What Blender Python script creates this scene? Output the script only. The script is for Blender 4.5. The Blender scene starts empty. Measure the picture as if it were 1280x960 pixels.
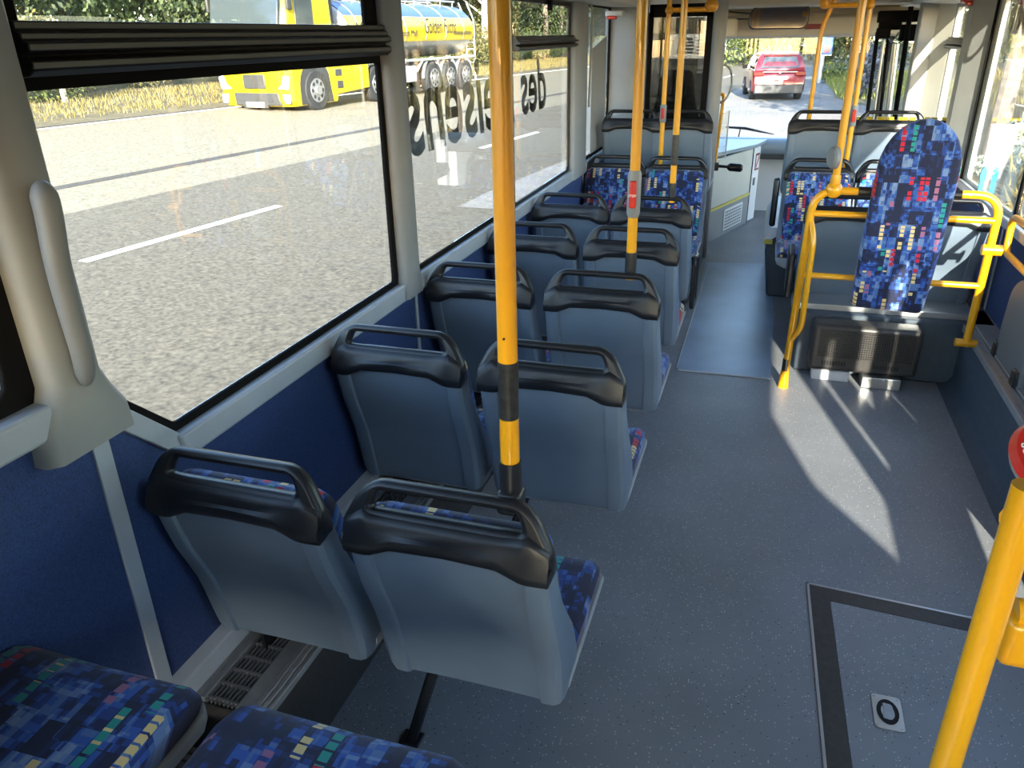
import bpy, bmesh, math, random
from mathutils import Vector, Matrix
random.seed(7)
C = bpy.context.scene.collection
S = bpy.context.scene
# ------------------------------------------------------------------ camera
H = 1.75
F_ = 960.0
_F = Vector((337, -442, F_)).normalized()
_V = Vector((45, (921600 + 337 * 45) / 442.0, F_)).normalized()
_U = -_V
_R = _F.cross(_U); _R.normalize()
if _R.x < 0: _R = -_R
cam_data = bpy.data.cameras.new('camera')
cam = bpy.data.objects.new('camera', cam_data); C.objects.link(cam)
cam_data.sensor_fit = 'HORIZONTAL'; cam_data.sensor_width = 36.0
cam_data.lens = F_ / 1280 * 36; cam_data.clip_start = 0.02; cam_data.clip_end = 500
cx = Vector((_R.x, _F.x, _U.x)); cy = -Vector((_R.y, _F.y, _U.y)); cz = -Vector((_R.z, _F.z, _U.z))
cam.matrix_world = Matrix(((cx.x, cy.x, cz.x, 0), (cx.y, cy.y, cz.y, 0), (cx.z, cy.z, cz.z, H), (0, 0, 0, 1)))
S.camera = cam
def at(px, py, ax, val):
    d = Vector((px - 640, py - 480, F_)); r = Vector((d.dot(_R), d.dot(_F), d.dot(_U)))
    i = 'xyz'.index(ax); t = (val - (0, 0, H)[i]) / r[i]
    return r * t + Vector((0, 0, H))
# ------------------------------------------------------------------ light
SUN_EL, SUN_AZ = math.radians(20.0), math.radians(14.0)      # light travels towards +y and slightly -x
w = bpy.data.worlds.new('world'); S.world = w; w.use_nodes = True
nt = w.node_tree; bg = nt.nodes['Background']
sky = nt.nodes.new('ShaderNodeTexSky'); sky.sky_type = 'NISHITA'; sky.sun_disc = False
sky.sun_elevation = SUN_EL; sky.sun_rotation = math.radians(166); sky.air_density = 1.0; sky.dust_density = 0.6; sky.ozone_density = 2.0
nt.links.new(sky.outputs[0], bg.inputs[0]); bg.inputs[1].default_value = 0.46
sd = bpy.data.lights.new('sun', 'SUN'); sd.energy = 10.5; sd.angle = math.radians(0.55); sd.color = (1.0, 0.93, 0.80)
sun = bpy.data.objects.new('sun', sd); C.objects.link(sun)
tr = Vector((-math.sin(SUN_AZ) * math.cos(SUN_EL), math.cos(SUN_AZ) * math.cos(SUN_EL), -math.sin(SUN_EL)))
sun.rotation_euler = tr.to_track_quat('-Z', 'Y').to_euler(); sun.location = (8, -20, 12)
S.view_settings.view_transform = 'Standard'; S.view_settings.look = 'None'
S.view_settings.exposure = 1.75; S.view_settings.gamma = 1.0; S.view_settings.use_curve_mapping = False
S.cycles.max_bounces = 10; S.cycles.transparent_max_bounces = 16; S.cycles.diffuse_bounces = 6
S.cycles.caustics_reflective = False; S.cycles.caustics_refractive = False; S.cycles.use_denoising = True
S.cycles.sample_clamp_indirect = 6.0

# ------------------------------------------------------------------ materials
M = {}
def mat(name, col, rough=0.5, metal=0.0, spec=0.5, noise=0.0, nscale=30, bump=0.0, bscale=200, coat=0.0, emit=None):
    m = bpy.data.materials.new(name); m.use_nodes = True; n = m.node_tree; b = n.nodes['Principled BSDF']
    b.inputs['Base Color'].default_value = (*col, 1); b.inputs['Roughness'].default_value = rough
    b.inputs['Metallic'].default_value = metal; b.inputs['Specular IOR Level'].default_value = spec
    b.inputs['Coat Weight'].default_value = coat
    tc = n.nodes.new('ShaderNodeTexCoord')
    if noise:
        t = n.nodes.new('ShaderNodeTexNoise'); t.inputs['Scale'].default_value = nscale; t.inputs['Detail'].default_value = 4
        n.links.new(tc.outputs['Object'], t.inputs['Vector'])
        r = n.nodes.new('ShaderNodeValToRGB'); r.color_ramp.elements[0].position = 0.3; r.color_ramp.elements[1].position = 0.7
        r.color_ramp.elements[0].color = (*[c * (1 - noise) for c in col], 1); r.color_ramp.elements[1].color = (*[min(1, c * (1 + noise)) for c in col], 1)
        n.links.new(t.outputs[0], r.inputs[0]); n.links.new(r.outputs[0], b.inputs['Base Color'])
    if bump:
        t = n.nodes.new('ShaderNodeTexNoise'); t.inputs['Scale'].default_value = bscale; t.inputs['Detail'].default_value = 2
        n.links.new(tc.outputs['Object'], t.inputs['Vector'])
        bp = n.nodes.new('ShaderNodeBump'); bp.inputs['Strength'].default_value = bump; bp.inputs['Distance'].default_value = 0.002
        n.links.new(t.outputs[0], bp.inputs['Height']); n.links.new(bp.outputs[0], b.inputs['Normal'])
    if emit:
        b.inputs['Emission Color'].default_value = (*emit, 1); b.inputs['Emission Strength'].default_value = 1
    M[name] = m; return m
mat('shell', (0.150, 0.195, 0.250), 0.40, noise=0.06, nscale=6, bump=0.15, bscale=900)
mat('black_plastic', (0.010, 0.011, 0.014), 0.38, noise=0.15, nscale=20, bump=0.1, bscale=600)
mat('seat_pan', (0.33, 0.35, 0.36), 0.45)
mat('yellow_paint', (0.80, 0.36, 0.006), 0.30, noise=0.02, nscale=3, coat=0.4)
mat('black_tape', (0.02, 0.02, 0.02), 0.35, noise=0.6, nscale=90)
mat('light_rail', (0.46, 0.49, 0.53), 0.28, noise=0.05, nscale=10)
mat('grey_trim', (0.33, 0.335, 0.32), 0.5, noise=0.05, nscale=8)
mat('handle_grey', (0.23, 0.24, 0.25), 0.45)
mat('wall_grey', (0.27, 0.275, 0.28), 0.55, noise=0.05, nscale=5)
mat('navy', (0.030, 0.058, 0.165), 0.85, noise=0.3, nscale=220, bump=0.3, bscale=500)
mat('dark_vinyl', (0.055, 0.075, 0.10), 0.6, noise=0.12, nscale=25)
mat('black_frame', (0.010, 0.009, 0.009), 0.8, spec=0.08)
mat('brown_black', (0.014, 0.012, 0.011), 0.35, spec=0.35)
mat('alu', (0.55, 0.56, 0.57), 0.35, 0.85)
mat('dull_alu', (0.42, 0.43, 0.44), 0.45, 0.6, noise=0.08, nscale=30)
mat('steel', (0.6, 0.6, 0.58), 0.28, 0.9)
mat('ceiling', (0.72, 0.69, 0.62), 0.6)
mat('beige', (0.62, 0.55, 0.43), 0.6)
mat('beige_dark', (0.40, 0.35, 0.27), 0.6)
mat('cream_panel', (0.62, 0.60, 0.52), 0.5, noise=0.03, nscale=5)
mat('white_panel', (0.68, 0.70, 0.73), 0.5)
mat('dash_blue', (0.26, 0.33, 0.40), 0.35)
mat('dash_dark', (0.06, 0.065, 0.07), 0.5)
mat('yellow_edge', (0.66, 0.56, 0.10), 0.5)
mat('red_plastic', (0.55, 0.02, 0.015), 0.3)
mat('red_faded', (0.20, 0.03, 0.03), 0.5)
mat('white', (0.8, 0.8, 0.8), 0.4)
mat('cyan', (0.02, 0.38, 0.62), 0.4)
mat('heater_black', (0.045, 0.041, 0.038), 0.42, noise=0.2, nscale=60)
mat('slot_black', (0.004, 0.004, 0.004), 0.8)
mat('blind', (0.30, 0.30, 0.30), 0.7, noise=0.15, nscale=250)
mat('mirror', (0.25, 0.25, 0.27), 0.04, 1.0)
mat('truck_yellow', (0.50, 0.36, 0.003), 0.3, coat=0.5)
mat('truck_black', (0.03, 0.03, 0.03), 0.45)
mat('tank_blue', (0.045, 0.085, 0.25), 0.3, 0.1)
mat('tank_steel', (0.42, 0.41, 0.38), 0.3, 0.5)
mat('galvanised', (0.45, 0.46, 0.45), 0.45, 0.4)
mat('tyre', (0.016, 0.016, 0.017), 0.8, noise=0.2, nscale=20)
mat('rim', (0.30, 0.30, 0.30), 0.35, 0.6)
mat('lamp_glass', (0.7, 0.72, 0.74), 0.08, 0.4)
mat('dark_glass', (0.035, 0.045, 0.05), 0.06, spec=1.0)
mat('car_red', (0.18, 0.004, 0.013), 0.22, 0.2, coat=0.8)
mat('car_grey', (0.03, 0.03, 0.032), 0.5)
mat('tail_red', (0.16, 0.004, 0.006), 0.15)
mat('sign_blue', (0.008, 0.05, 0.20), 0.4)
mat('bark', (0.20, 0.15, 0.11), 0.9, noise=0.4, nscale=12)
mat('bark_birch', (0.50, 0.46, 0.40), 0.85, noise=0.4, nscale=8)
mat('post_wood', (0.30, 0.27, 0.23), 0.85)
mat('paint_white', (0.78, 0.78, 0.76), 0.7)
mat('orange', (0.75, 0.2, 0.02), 0.4)
mat('mid_grey', (0.16, 0.165, 0.17), 0.5)
mat('letter_black', (0.02, 0.02, 0.022), 0.12, spec=0.8)
mat('letter_tan', (0.30, 0.24, 0.16), 0.4)

def leafmat(name, c1, c2):
    m = bpy.data.materials.new(name); m.use_nodes = True; n = m.node_tree; b = n.nodes['Principled BSDF']
    g = n.nodes.new('ShaderNodeNewGeometry'); r = n.nodes.new('ShaderNodeValToRGB')
    r.color_ramp.elements[0].color = (*c1, 1); r.color_ramp.elements[1].color = (*c2, 1)
    n.links.new(g.outputs['Random Per Island'], r.inputs[0]); n.links.new(r.outputs[0], b.inputs['Base Color'])
    b.inputs['Roughness'].default_value = 0.6
    t = n.nodes.new('ShaderNodeBsdfTranslucent'); n.links.new(r.outputs[0], t.inputs['Color'])
    mx = n.nodes.new('ShaderNodeMixShader'); mx.inputs[0].default_value = 0.3
    n.links.new(b.outputs[0], mx.inputs[1]); n.links.new(t.outputs[0], mx.inputs[2]); n.links.new(mx.outputs[0], n.nodes['Material Output'].inputs[0])
    M[name] = m
leafmat('leaf_green', (0.035, 0.065, 0.014), (0.17, 0.20, 0.05))
leafmat('leaf_dark', (0.018, 0.035, 0.012), (0.085, 0.11, 0.04))
leafmat('leaf_autumn', (0.07, 0.07, 0.025), (0.28, 0.24, 0.08))
leafmat('grass_dry', (0.11, 0.088, 0.022), (0.34, 0.27, 0.085))
leafmat('grass_green', (0.12, 0.17, 0.03), (0.35, 0.33, 0.08))
leafmat('flower_white', (0.18, 0.22, 0.14), (0.50, 0.52, 0.46))
leafmat('leaf_blue', (0.03, 0.04, 0.06), (0.14, 0.15, 0.2))

def glass(name, tint=(0.93, 0.94, 0.92), haze=0.03, ior=1.5):
    m = bpy.data.materials.new(name); m.use_nodes = True; n = m.node_tree
    for x in list(n.nodes):
        if x.type != 'OUTPUT_MATERIAL': n.nodes.remove(x)
    o = [x for x in n.nodes if x.type == 'OUTPUT_MATERIAL'][0]
    t = n.nodes.new('ShaderNodeBsdfTransparent'); t.inputs[0].default_value = (*tint, 1)
    g = n.nodes.new('ShaderNodeBsdfGlossy'); g.inputs['Roughness'].default_value = 0.0; g.inputs['Color'].default_value = (1, 1, 1, 1)
    d = n.nodes.new('ShaderNodeBsdfDiffuse'); d.inputs['Color'].default_value = (0.7, 0.68, 0.62, 1)
    lw = n.nodes.new('ShaderNodeLayerWeight'); lw.inputs['Blend'].default_value = 0.5
    pw = n.nodes.new('ShaderNodeMath'); pw.operation = 'POWER'; pw.inputs[1].default_value = 5.0; n.links.new(lw.outputs['Facing'], pw.inputs[0])
    fr = n.nodes.new('ShaderNodeMath'); fr.operation = 'MULTIPLY_ADD'; fr.inputs[1].default_value = 0.96; fr.inputs[2].default_value = 0.028; n.links.new(pw.outputs[0], fr.inputs[0])
    m1 = n.nodes.new('ShaderNodeMixShader'); m2 = n.nodes.new('ShaderNodeMixShader')
    tc = n.nodes.new('ShaderNodeTexCoord'); ns = n.nodes.new('ShaderNodeTexNoise'); ns.inputs['Scale'].default_value = 3; ns.inputs['Detail'].default_value = 6
    mm = n.nodes.new('ShaderNodeMath'); mm.operation = 'MULTIPLY'; mm.inputs[1].default_value = haze * 2
    n.links.new(tc.outputs['Object'], ns.inputs['Vector']); n.links.new(ns.outputs[0], mm.inputs[0])
    n.links.new(mm.outputs[0], m1.inputs[0]); n.links.new(t.outputs[0], m1.inputs[1]); n.links.new(d.outputs[0], m1.inputs[2])
    n.links.new(fr.outputs[0], m2.inputs[0]); n.links.new(m1.outputs[0], m2.inputs[1]); n.links.new(g.outputs[0], m2.inputs[2])
    n.links.new(m2.outputs[0], o.inputs[0]); M[name] = m
glass('glass', haze=0.005); glass('glass_smoked', (0.22, 0.22, 0.21), 0.01); glass('plexi', (0.95, 0.96, 0.96), 0.10)

# fabric: mosaic of blue blocks with columns of small cream, red and teal dashes
def fabric():
    m = bpy.data.materials.new('fabric'); m.use_nodes = True; n = m.node_tree; b = n.nodes['Principled BSDF']; L = n.links.new
    b.inputs['Roughness'].default_value = 0.85; b.inputs['Sheen Weight'].default_value = 0.25
    tc = n.nodes.new('ShaderNodeTexCoord'); sp = n.nodes.new('ShaderNodeSeparateXYZ'); oi = n.nodes.new('ShaderNodeObjectInfo')
    L(tc.outputs['Object'], sp.inputs[0])
    def mth(op, a, c=None, d=None):
        k = n.nodes.new('ShaderNodeMath'); k.operation = op
        for i, v in enumerate((a, c, d)):
            if v is None: continue
            if isinstance(v, (int, float)): k.inputs[i].default_value = v
            else: L(v, k.inputs[i])
        return k.outputs[0]
    off = mth('MULTIPLY', oi.outputs['Random'], 7.0)
    u = mth('ADD', mth('ADD', sp.outputs[0], off), 5.0); v = mth('ADD', mth('ADD', mth('SUBTRACT', sp.outputs[2], sp.outputs[1]), off), 9.0)
    def cell(su, sv, seed):
        cb = n.nodes.new('ShaderNodeCombineXYZ')
        L(mth('FLOOR', mth('MULTIPLY', u, su)), cb.inputs[0]); L(mth('FLOOR', mth('MULTIPLY', v, sv)), cb.inputs[1]); cb.inputs[2].default_value = seed
        wn = n.nodes.new('ShaderNodeTexWhiteNoise'); wn.noise_dimensions = '3D'; L(cb.outputs[0], wn.inputs['Vector'])
        return wn.outputs['Value']
    a = cell(30, 16, 1.5); bb = cell(75, 60, 2.5); c2 = cell(46, 28, 3.5)
    mixv = mth('ADD', mth('MULTIPLY', a, 0.45), mth('ADD', mth('MULTIPLY', bb, 0.25), mth('MULTIPLY', c2, 0.30)))
    r = n.nodes.new('ShaderNodeValToRGB'); r.color_ramp.interpolation = 'CONSTANT'
    cols = [(0, (0.005, 0.008, 0.035)), (0.40, (0.007, 0.015, 0.070)), (0.50, (0.010, 0.040, 0.19)), (0.58, (0.025, 0.09, 0.34)), (0.67, (0.07, 0.14, 0.32)), (0.75, (0.14, 0.22, 0.40)), (0.84, (0.20, 0.27, 0.40))]
    e = r.color_ramp.elements; e[0].position = 0; e[0].color = (*cols[0][1], 1); e[1].position = cols[1][0]; e[1].color = (*cols[1][1], 1)
    for p, c in cols[2:]:
        k = e.new(p); k.color = (*c, 1)
    L(mixv, r.inputs[0]); cur = r.outputs[0]
    def over(cur, fac, col):
        mx = n.nodes.new('ShaderNodeMix'); mx.data_type = 'RGBA'; L(fac, mx.inputs[0]); L(cur, mx.inputs[6]); mx.inputs[7].default_value = (*col, 1)
        return mx.outputs[2]
    for seed, col, thr, sv in ((11.5, (0.75, 0.55, 0.22), 0.80, 50), (12.5, (0.50, 0.012, 0.03), 0.83, 42), (13.5, (0.015, 0.27, 0.22), 0.83, 42), (14.5, (0.33, 0.12, 0.2), 0.87, 30)):
        su = 46
        c = cell(su, 9, seed); d = cell(su, sv, seed + 20)
        fu = mth('FRACT', mth('MULTIPLY', u, su)); fv = mth('FRACT', mth('MULTIPLY', v, sv))
        f = mth('MULTIPLY', mth('GREATER_THAN', c, thr + 0.10), mth('GREATER_THAN', d, 0.22))
        f = mth('MULTIPLY', f, mth('MULTIPLY', mth('GREATER_THAN', fv, 0.24), mth('GREATER_THAN', fu, 0.12)))
        f2 = mth('MULTIPLY', f, mth('LESS_THAN', fu, 0.92)); cur = over(cur, f2, col)
    L(cur, b.inputs['Base Color'])
    t = n.nodes.new('ShaderNodeTexNoise'); t.inputs['Scale'].default_value = 700; L(tc.outputs['Object'], t.inputs['Vector'])
    bp = n.nodes.new('ShaderNodeBump'); bp.inputs['Strength'].default_value = 0.3; bp.inputs['Distance'].default_value = 0.001
    L(t.outputs[0], bp.inputs['Height']); L(bp.outputs[0], b.inputs['Normal']); M['fabric'] = m
fabric()
def speckle(name, base, s1=0.45, rough=0.45, dens=0.13, var=0.12):
    m = bpy.data.materials.new(name); m.use_nodes = True; n = m.node_tree; b = n.nodes['Principled BSDF']; L = n.links.new
    b.inputs['Roughness'].default_value = rough
    tc = n.nodes.new('ShaderNodeTexCoord'); vo = n.nodes.new('ShaderNodeTexVoronoi'); vo.inputs['Scale'].default_value = 110
    L(tc.outputs['Object'], vo.inputs['Vector'])
    sc = n.nodes.new('ShaderNodeSeparateColor'); L(vo.outputs['Color'], sc.inputs[0])
    a = n.nodes.new('ShaderNodeMath'); a.operation = 'LESS_THAN'; a.inputs[1].default_value = 0.21; L(vo.outputs['Distance'], a.inputs[0])
    c = n.nodes.new('ShaderNodeMath'); c.operation = 'LESS_THAN'; c.inputs[1].default_value = dens; L(sc.outputs[0], c.inputs[0])
    d = n.nodes.new('ShaderNodeMath'); d.operation = 'MULTIPLY'; L(a.outputs[0], d.inputs[0]); L(c.outputs[0], d.inputs[1])
    ns = n.nodes.new('ShaderNodeTexNoise'); ns.inputs['Scale'].default_value = 2.5; ns.inputs['Detail'].default_value = 8; L(tc.outputs['Object'], ns.inputs['Vector'])
    r = n.nodes.new('ShaderNodeValToRGB'); r.color_ramp.elements[0].position = .3; r.color_ramp.elements[1].position = .7
    r.color_ramp.elements[0].color = (*[x * (1 - var) for x in base], 1); r.color_ramp.elements[1].color = (*[x * (1 + var) for x in base], 1); L(ns.outputs[0], r.inputs[0])
    e = n.nodes.new('ShaderNodeMath'); e.operation = 'GREATER_THAN'; e.inputs[1].default_value = 1 - dens * 0.4; L(sc.outputs[0], e.inputs[0])
    f = n.nodes.new('ShaderNodeMath'); f.operation = 'MULTIPLY'; L(a.outputs[0], f.inputs[0]); L(e.outputs[0], f.inputs[1])
    m0 = n.nodes.new('ShaderNodeMix'); m0.data_type = 'RGBA'; L(f.outputs[0], m0.inputs[0]); L(r.outputs[0], m0.inputs[6]); m0.inputs[7].default_value = (0.02, 0.02, 0.025, 1)
    mx = n.nodes.new('ShaderNodeMix'); mx.data_type = 'RGBA'; L(d.outputs[0], mx.inputs[0]); L(m0.outputs[2], mx.inputs[6]); mx.inputs[7].default_value = (s1, s1, s1 * 1.02, 1)
    L(mx.outputs[2], b.inputs['Base Color']); M[name] = m
speckle('floor', (0.225, 0.236, 0.255), s1=0.62, rough=0.42, dens=0.30); speckle('floor_worn_sheen', (0.27, 0.37, 0.52), rough=0.36, dens=0.05, var=0.2)  # worn panel tone also has a bright blue reflection painted into it
def ground(name, c1, c2, s1, s2, rough=0.9):
    m = bpy.data.materials.new(name); m.use_nodes = True; n = m.node_tree; b = n.nodes['Principled BSDF']; L = n.links.new
    b.inputs['Roughness'].default_value = rough
    tc = n.nodes.new('ShaderNodeTexCoord'); a = n.nodes.new('ShaderNodeTexNoise'); a.inputs['Scale'].default_value = s1; a.inputs['Detail'].default_value = 8; a.inputs['Roughness'].default_value = 0.75
    c = n.nodes.new('ShaderNodeTexNoise'); c.inputs['Scale'].default_value = s2; c.inputs['Detail'].default_value = 3
    L(tc.outputs['Object'], a.inputs['Vector']); L(tc.outputs['Object'], c.inputs['Vector'])
    ad = n.nodes.new('ShaderNodeMath'); ad.operation = 'ADD'; L(a.outputs[0], ad.inputs[0]); L(c.outputs[0], ad.inputs[1])
    r = n.nodes.new('ShaderNodeValToRGB'); r.color_ramp.elements[0].position = .36; r.color_ramp.elements[1].position = .64
    hl = n.nodes.new('ShaderNodeMath'); hl.operation = 'MULTIPLY'; hl.inputs[1].default_value = .5; L(ad.outputs[0], hl.inputs[0])
    r.color_ramp.elements[0].color = (*c1, 1); r.color_ramp.elements[1].color = (*c2, 1); L(hl.outputs[0], r.inputs[0]); L(r.outputs[0], b.inputs['Base Color']); M[name] = m
ground('asphalt', (0.036, 0.030, 0.020), (0.150, 0.128, 0.090), 14.0, 26); ground('asphalt_pale', (0.12, 0.112, 0.10), (0.23, 0.215, 0.195), 1.0, 20)
ground('concrete', (0.115, 0.098, 0.064), (0.24, 0.207, 0.145), 9.0, 18)
ground('verge', (0.05, 0.04, 0.018), (0.15, 0.12, 0.06), 0.8, 9)
ground('pavement', (0.13, 0.105, 0.09), (0.21, 0.18, 0.155), 1.5, 14)
ground('tar', (0.025, 0.022, 0.018), (0.06, 0.052, 0.045), 1, 20)
ground('forest_floor', (0.05, 0.045, 0.02), (0.13, 0.12, 0.05), 1, 6)

# ------------------------------------------------------------------ helpers
def link(name, me, m, parent=None, loc=None, smooth=None):
    o = bpy.data.objects.new(name, me); C.objects.link(o)
    if m:
        for k in (m if isinstance(m, (list, tuple)) else [m]): me.materials.append(M[k])
    if parent: o.parent = parent
    if loc is not None: o.location = loc
    if smooth is not None:
        me.polygons.foreach_set('use_smooth', [True] * len(me.polygons))
        me.set_sharp_from_angle(angle=math.radians(smooth))
    return o
class MB:
    def __init__(s): s.v = []; s.f = []; s.m = []; s.cm = 0
    def add(s, vs, fs):
        k = len(s.v); s.v += [tuple(v) for v in vs]; s.f += [tuple(i + k for i in f) for f in fs]; s.m += [s.cm] * len(fs); return s
    def box(s, x0, x1, y0, y1, z0, z1, rot=None):
        vs = [Vector(p) for p in ((x0, y0, z0), (x1, y0, z0), (x1, y1, z0), (x0, y1, z0), (x0, y0, z1), (x1, y0, z1), (x1, y1, z1), (x0, y1, z1))]
        if rot:
            c = Vector(((x0 + x1) / 2, (y0 + y1) / 2, (z0 + z1) / 2)); vs = [rot @ (v - c) + c for v in vs]
        return s.add(vs, [(0, 3, 2, 1), (4, 5, 6, 7), (0, 1, 5, 4), (1, 2, 6, 5), (2, 3, 7, 6), (3, 0, 4, 7)])
    def loft(s, rings, cap=True, closed=True):
        k = len(rings[0]); vs = [p for r in rings for p in r]; fs = []
        for i in range(len(rings) - 1):
            for j in range(k if closed else k - 1):
                a = i * k + j; b = i * k + (j + 1) % k; fs.append((a, b, b + k, a + k))
        if cap: fs.append(tuple(range(k - 1, -1, -1))); fs.append(tuple((len(rings) - 1) * k + j for j in range(k)))
        return s.add(vs, fs)
    def prism(s, poly, ax, a, b):      # poly in the two other axes
        def P(u, v, w): return {'x': (w, u, v), 'y': (u, w, v), 'z': (u, v, w)}[ax]
        return s.loft([[P(u, v, a) for u, v in poly], [P(u, v, b) for u, v in poly]])
    def tube(s, pts, r, n=10, closed=False, cap=True):
        pts = [Vector(p) for p in pts]; k = len(pts); rings = []; up = None
        for i in range(k):
            if closed: t = (pts[(i + 1) % k] - pts[i - 1])
            else: t = pts[min(i + 1, k - 1)] - pts[max(i - 1, 0)]
            t.normalize()
            if up is None: up = Vector((0, 0, 1)) if abs(t.z) < .9 else Vector((1, 0, 0))
            a = up - t * up.dot(t); a.normalize(); b = t.cross(a); up = a
            rr = r[i] if isinstance(r, (list, tuple)) else r
            rings.append([pts[i] + (a * math.cos(2 * math.pi * j / n) + b * math.sin(2 * math.pi * j / n)) * rr for j in range(n)])
        if closed: rings.append(rings[0]); cap = False
        return s.loft(rings, cap)
    def cyl(s, p0, p1, r, n=20, r1=None): return s.tube([p0, p1], [r, r if r1 is None else r1], n)
    def disc_wheel(s, c, ax, R, wd, n=28):
        c = Vector(c); d = Vector(ax).normalized(); return s.tube([c - d * wd / 2, c - d * wd * .35, c + d * wd * .35, c + d * wd / 2], [R * .93, R, R, R * .93], n)
    def ball(s, c, r, n=12, sq=(1, 1, 1)):
        rings = []
        for i in range(1, n // 2):
            a = math.pi * i / (n // 2); rings.append([(c[0] + r * sq[0] * math.sin(a) * math.cos(2 * math.pi * j / n), c[1] + r * sq[1] * math.sin(a) * math.sin(2 * math.pi * j / n), c[2] + r * sq[2] * math.cos(a)) for j in range(n)])
        return s.loft(rings)
    def build(s, name, m, parent=None, loc=None, bevel=0, smooth=35, seg=2):
        me = bpy.data.meshes.new(name); me.from_pydata(s.v, [], s.f); me.validate()
        bm = bmesh.new(); bm.from_mesh(me); bmesh.ops.recalc_face_normals(bm, faces=bm.faces); bm.to_mesh(me); bm.free()
        o = link(name, me, m, parent, loc, smooth)
        if len(s.m) == len(me.polygons) and any(s.m): me.polygons.foreach_set('material_index', s.m)
        if bevel:
            b = o.modifiers.new('bevel', 'BEVEL'); b.width = bevel; b.segments = seg; b.limit_method = 'ANGLE'; b.angle_limit = math.radians(40)
        return o
def spline(pts, n=6, closed=False):
    pts = [Vector(p) for p in pts]; k = len(pts); out = []
    rng = range(k if closed else k - 1)
    for i in rng:
        g = lambda j: pts[j % k] if closed else pts[max(0, min(k - 1, j))]
        p0, p1, p2, p3 = g(i - 1), g(i), g(i + 1), g(i + 2)
        for j in range(n):
            t = j / n; out.append(0.5 * ((2 * p1) + (-p0 + p2) * t + (2 * p0 - 5 * p1 + 4 * p2 - p3) * t * t + (-p0 + 3 * p1 - 3 * p2 + p3) * t ** 3))
    if not closed: out.append(pts[-1])
    return out
def rounded(pts, r, n=5, closed=True):      # fillet the corners of a polyline
    pts = [Vector(p) for p in pts]; k = len(pts); out = []
    rs = r if isinstance(r, (list, tuple)) else [r] * k
    for i in range(k):
        if not closed and i in (0, k - 1): out.append(pts[i]); continue
        a, b, c = pts[i - 1], pts[i], pts[(i + 1) % k]; u = a - b; v = c - b; q = min(rs[i], u.length * .49, v.length * .49)
        p = b + u.normalized() * q; e = b + v.normalized() * q
        for j in range(n + 1):
            t = j / n; out.append(p * (1 - t) ** 2 + b * 2 * t * (1 - t) + e * t * t)
    return out
def plate(name, outer, holes, thick, bev, m, parent=None, mtx=None, loc=None):
    """flat outline (u,v) -> solid centred on its plane, lies in XZ facing -Y unless mtx is given"""
    cu = bpy.data.curves.new(name, 'CURVE'); cu.dimensions = '2D'; cu.fill_mode = 'BOTH'
    for loop in [outer] + holes:
        sp = cu.splines.new('POLY'); sp.points.add(len(loop) - 1)
        for i, p in enumerate(loop): sp.points[i].co = (p[0], p[1], 0, 1)
        sp.use_cyclic_u = True
    cu.extrude = max(0.0001, thick / 2 - bev); cu.bevel_depth = bev; cu.bevel_resolution = 2; cu.offset = -bev
    t = bpy.data.objects.new('t', cu); C.objects.link(t)
    me = bpy.data.meshes.new_from_object(t.evaluated_get(bpy.context.evaluated_depsgraph_get())) if False else t.to_mesh().copy()
    t.to_mesh_clear(); bpy.data.objects.remove(t); bpy.data.curves.remove(cu)
    me.transform(mtx if mtx is not None else Matrix.Rotation(math.radians(90), 4, 'X'))
    me.materials.clear(); me.name = name
    return link(name, me, m, parent, loc, 40)
def text(name, body, size, m, mtx, parent=None, ext=0.001, shear=0.0, offset=0.0, align='CENTER'):
    cu = bpy.data.curves.new(name, 'FONT'); cu.body = body; cu.size = size; cu.extrude = ext; cu.shear = shear; cu.offset = offset
    cu.align_x = align; cu.resolution_u = 3
    t = bpy.data.objects.new('t', cu); C.objects.link(t); me = t.to_mesh().copy(); t.to_mesh_clear()
    bpy.data.objects.remove(t); bpy.data.curves.remove(cu); me.transform(mtx); me.materials.clear(); me.name = name
    return link(name, me, m, parent)
def tag(o, label=None, cat=None, group=None, kind=None):
    if label: o['label'] = label
    if cat: o['category'] = cat
    if group: o['group'] = group
    if kind: o['kind'] = kind
    return o
def thing(name, label, cat, loc=(0, 0, 0), rz=0, group=None, kind=None):
    o = bpy.data.objects.new(name, None); C.objects.link(o); o.location = loc; o.rotation_euler = (0, 0, rz); o.empty_display_size = .1
    return tag(o, label, cat, group, kind)
def copy_tree(o, parent=None):
    c = o.copy(); C.objects.link(c); c.parent = parent
    for ch in list(o.children): copy_tree(ch, c)
    return c
def struct(o, label=None, cat=None): o['kind'] = 'structure'; return tag(o, label, cat)
R = math.radians
LX, RX = -1.235, 1.225
YB, YF = -3.2, 8.75
# ------------------------------------------------------------------ setting: the bus body
struct(MB().box(LX - .06, RX + .06, YB, 8.72, -.06, 0).build('floor', 'floor', bevel=0), 'blue-grey speckled vinyl floor of the bus', 'floor')
fl = bpy.data.objects['floor']
MB().add([(*p, .0025) for p in ((-.36, 4.10), (.15, 4.105), (.16, 5.2), (.11, 6.50), (-.39, 6.44), (-.37, 5.2))], [(0, 1, 2, 3, 4, 5)]).build('floor_panel', 'floor_worn_sheen', fl)
sm = MB()
sm.tube([(-.36, 6.42, .003), (-.365, 4.13, .003), (-.35, 4.10, .003), (.15, 4.105, .003)], .004, 6)
sm.build('floor_seam', 'light_rail', fl)
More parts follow.
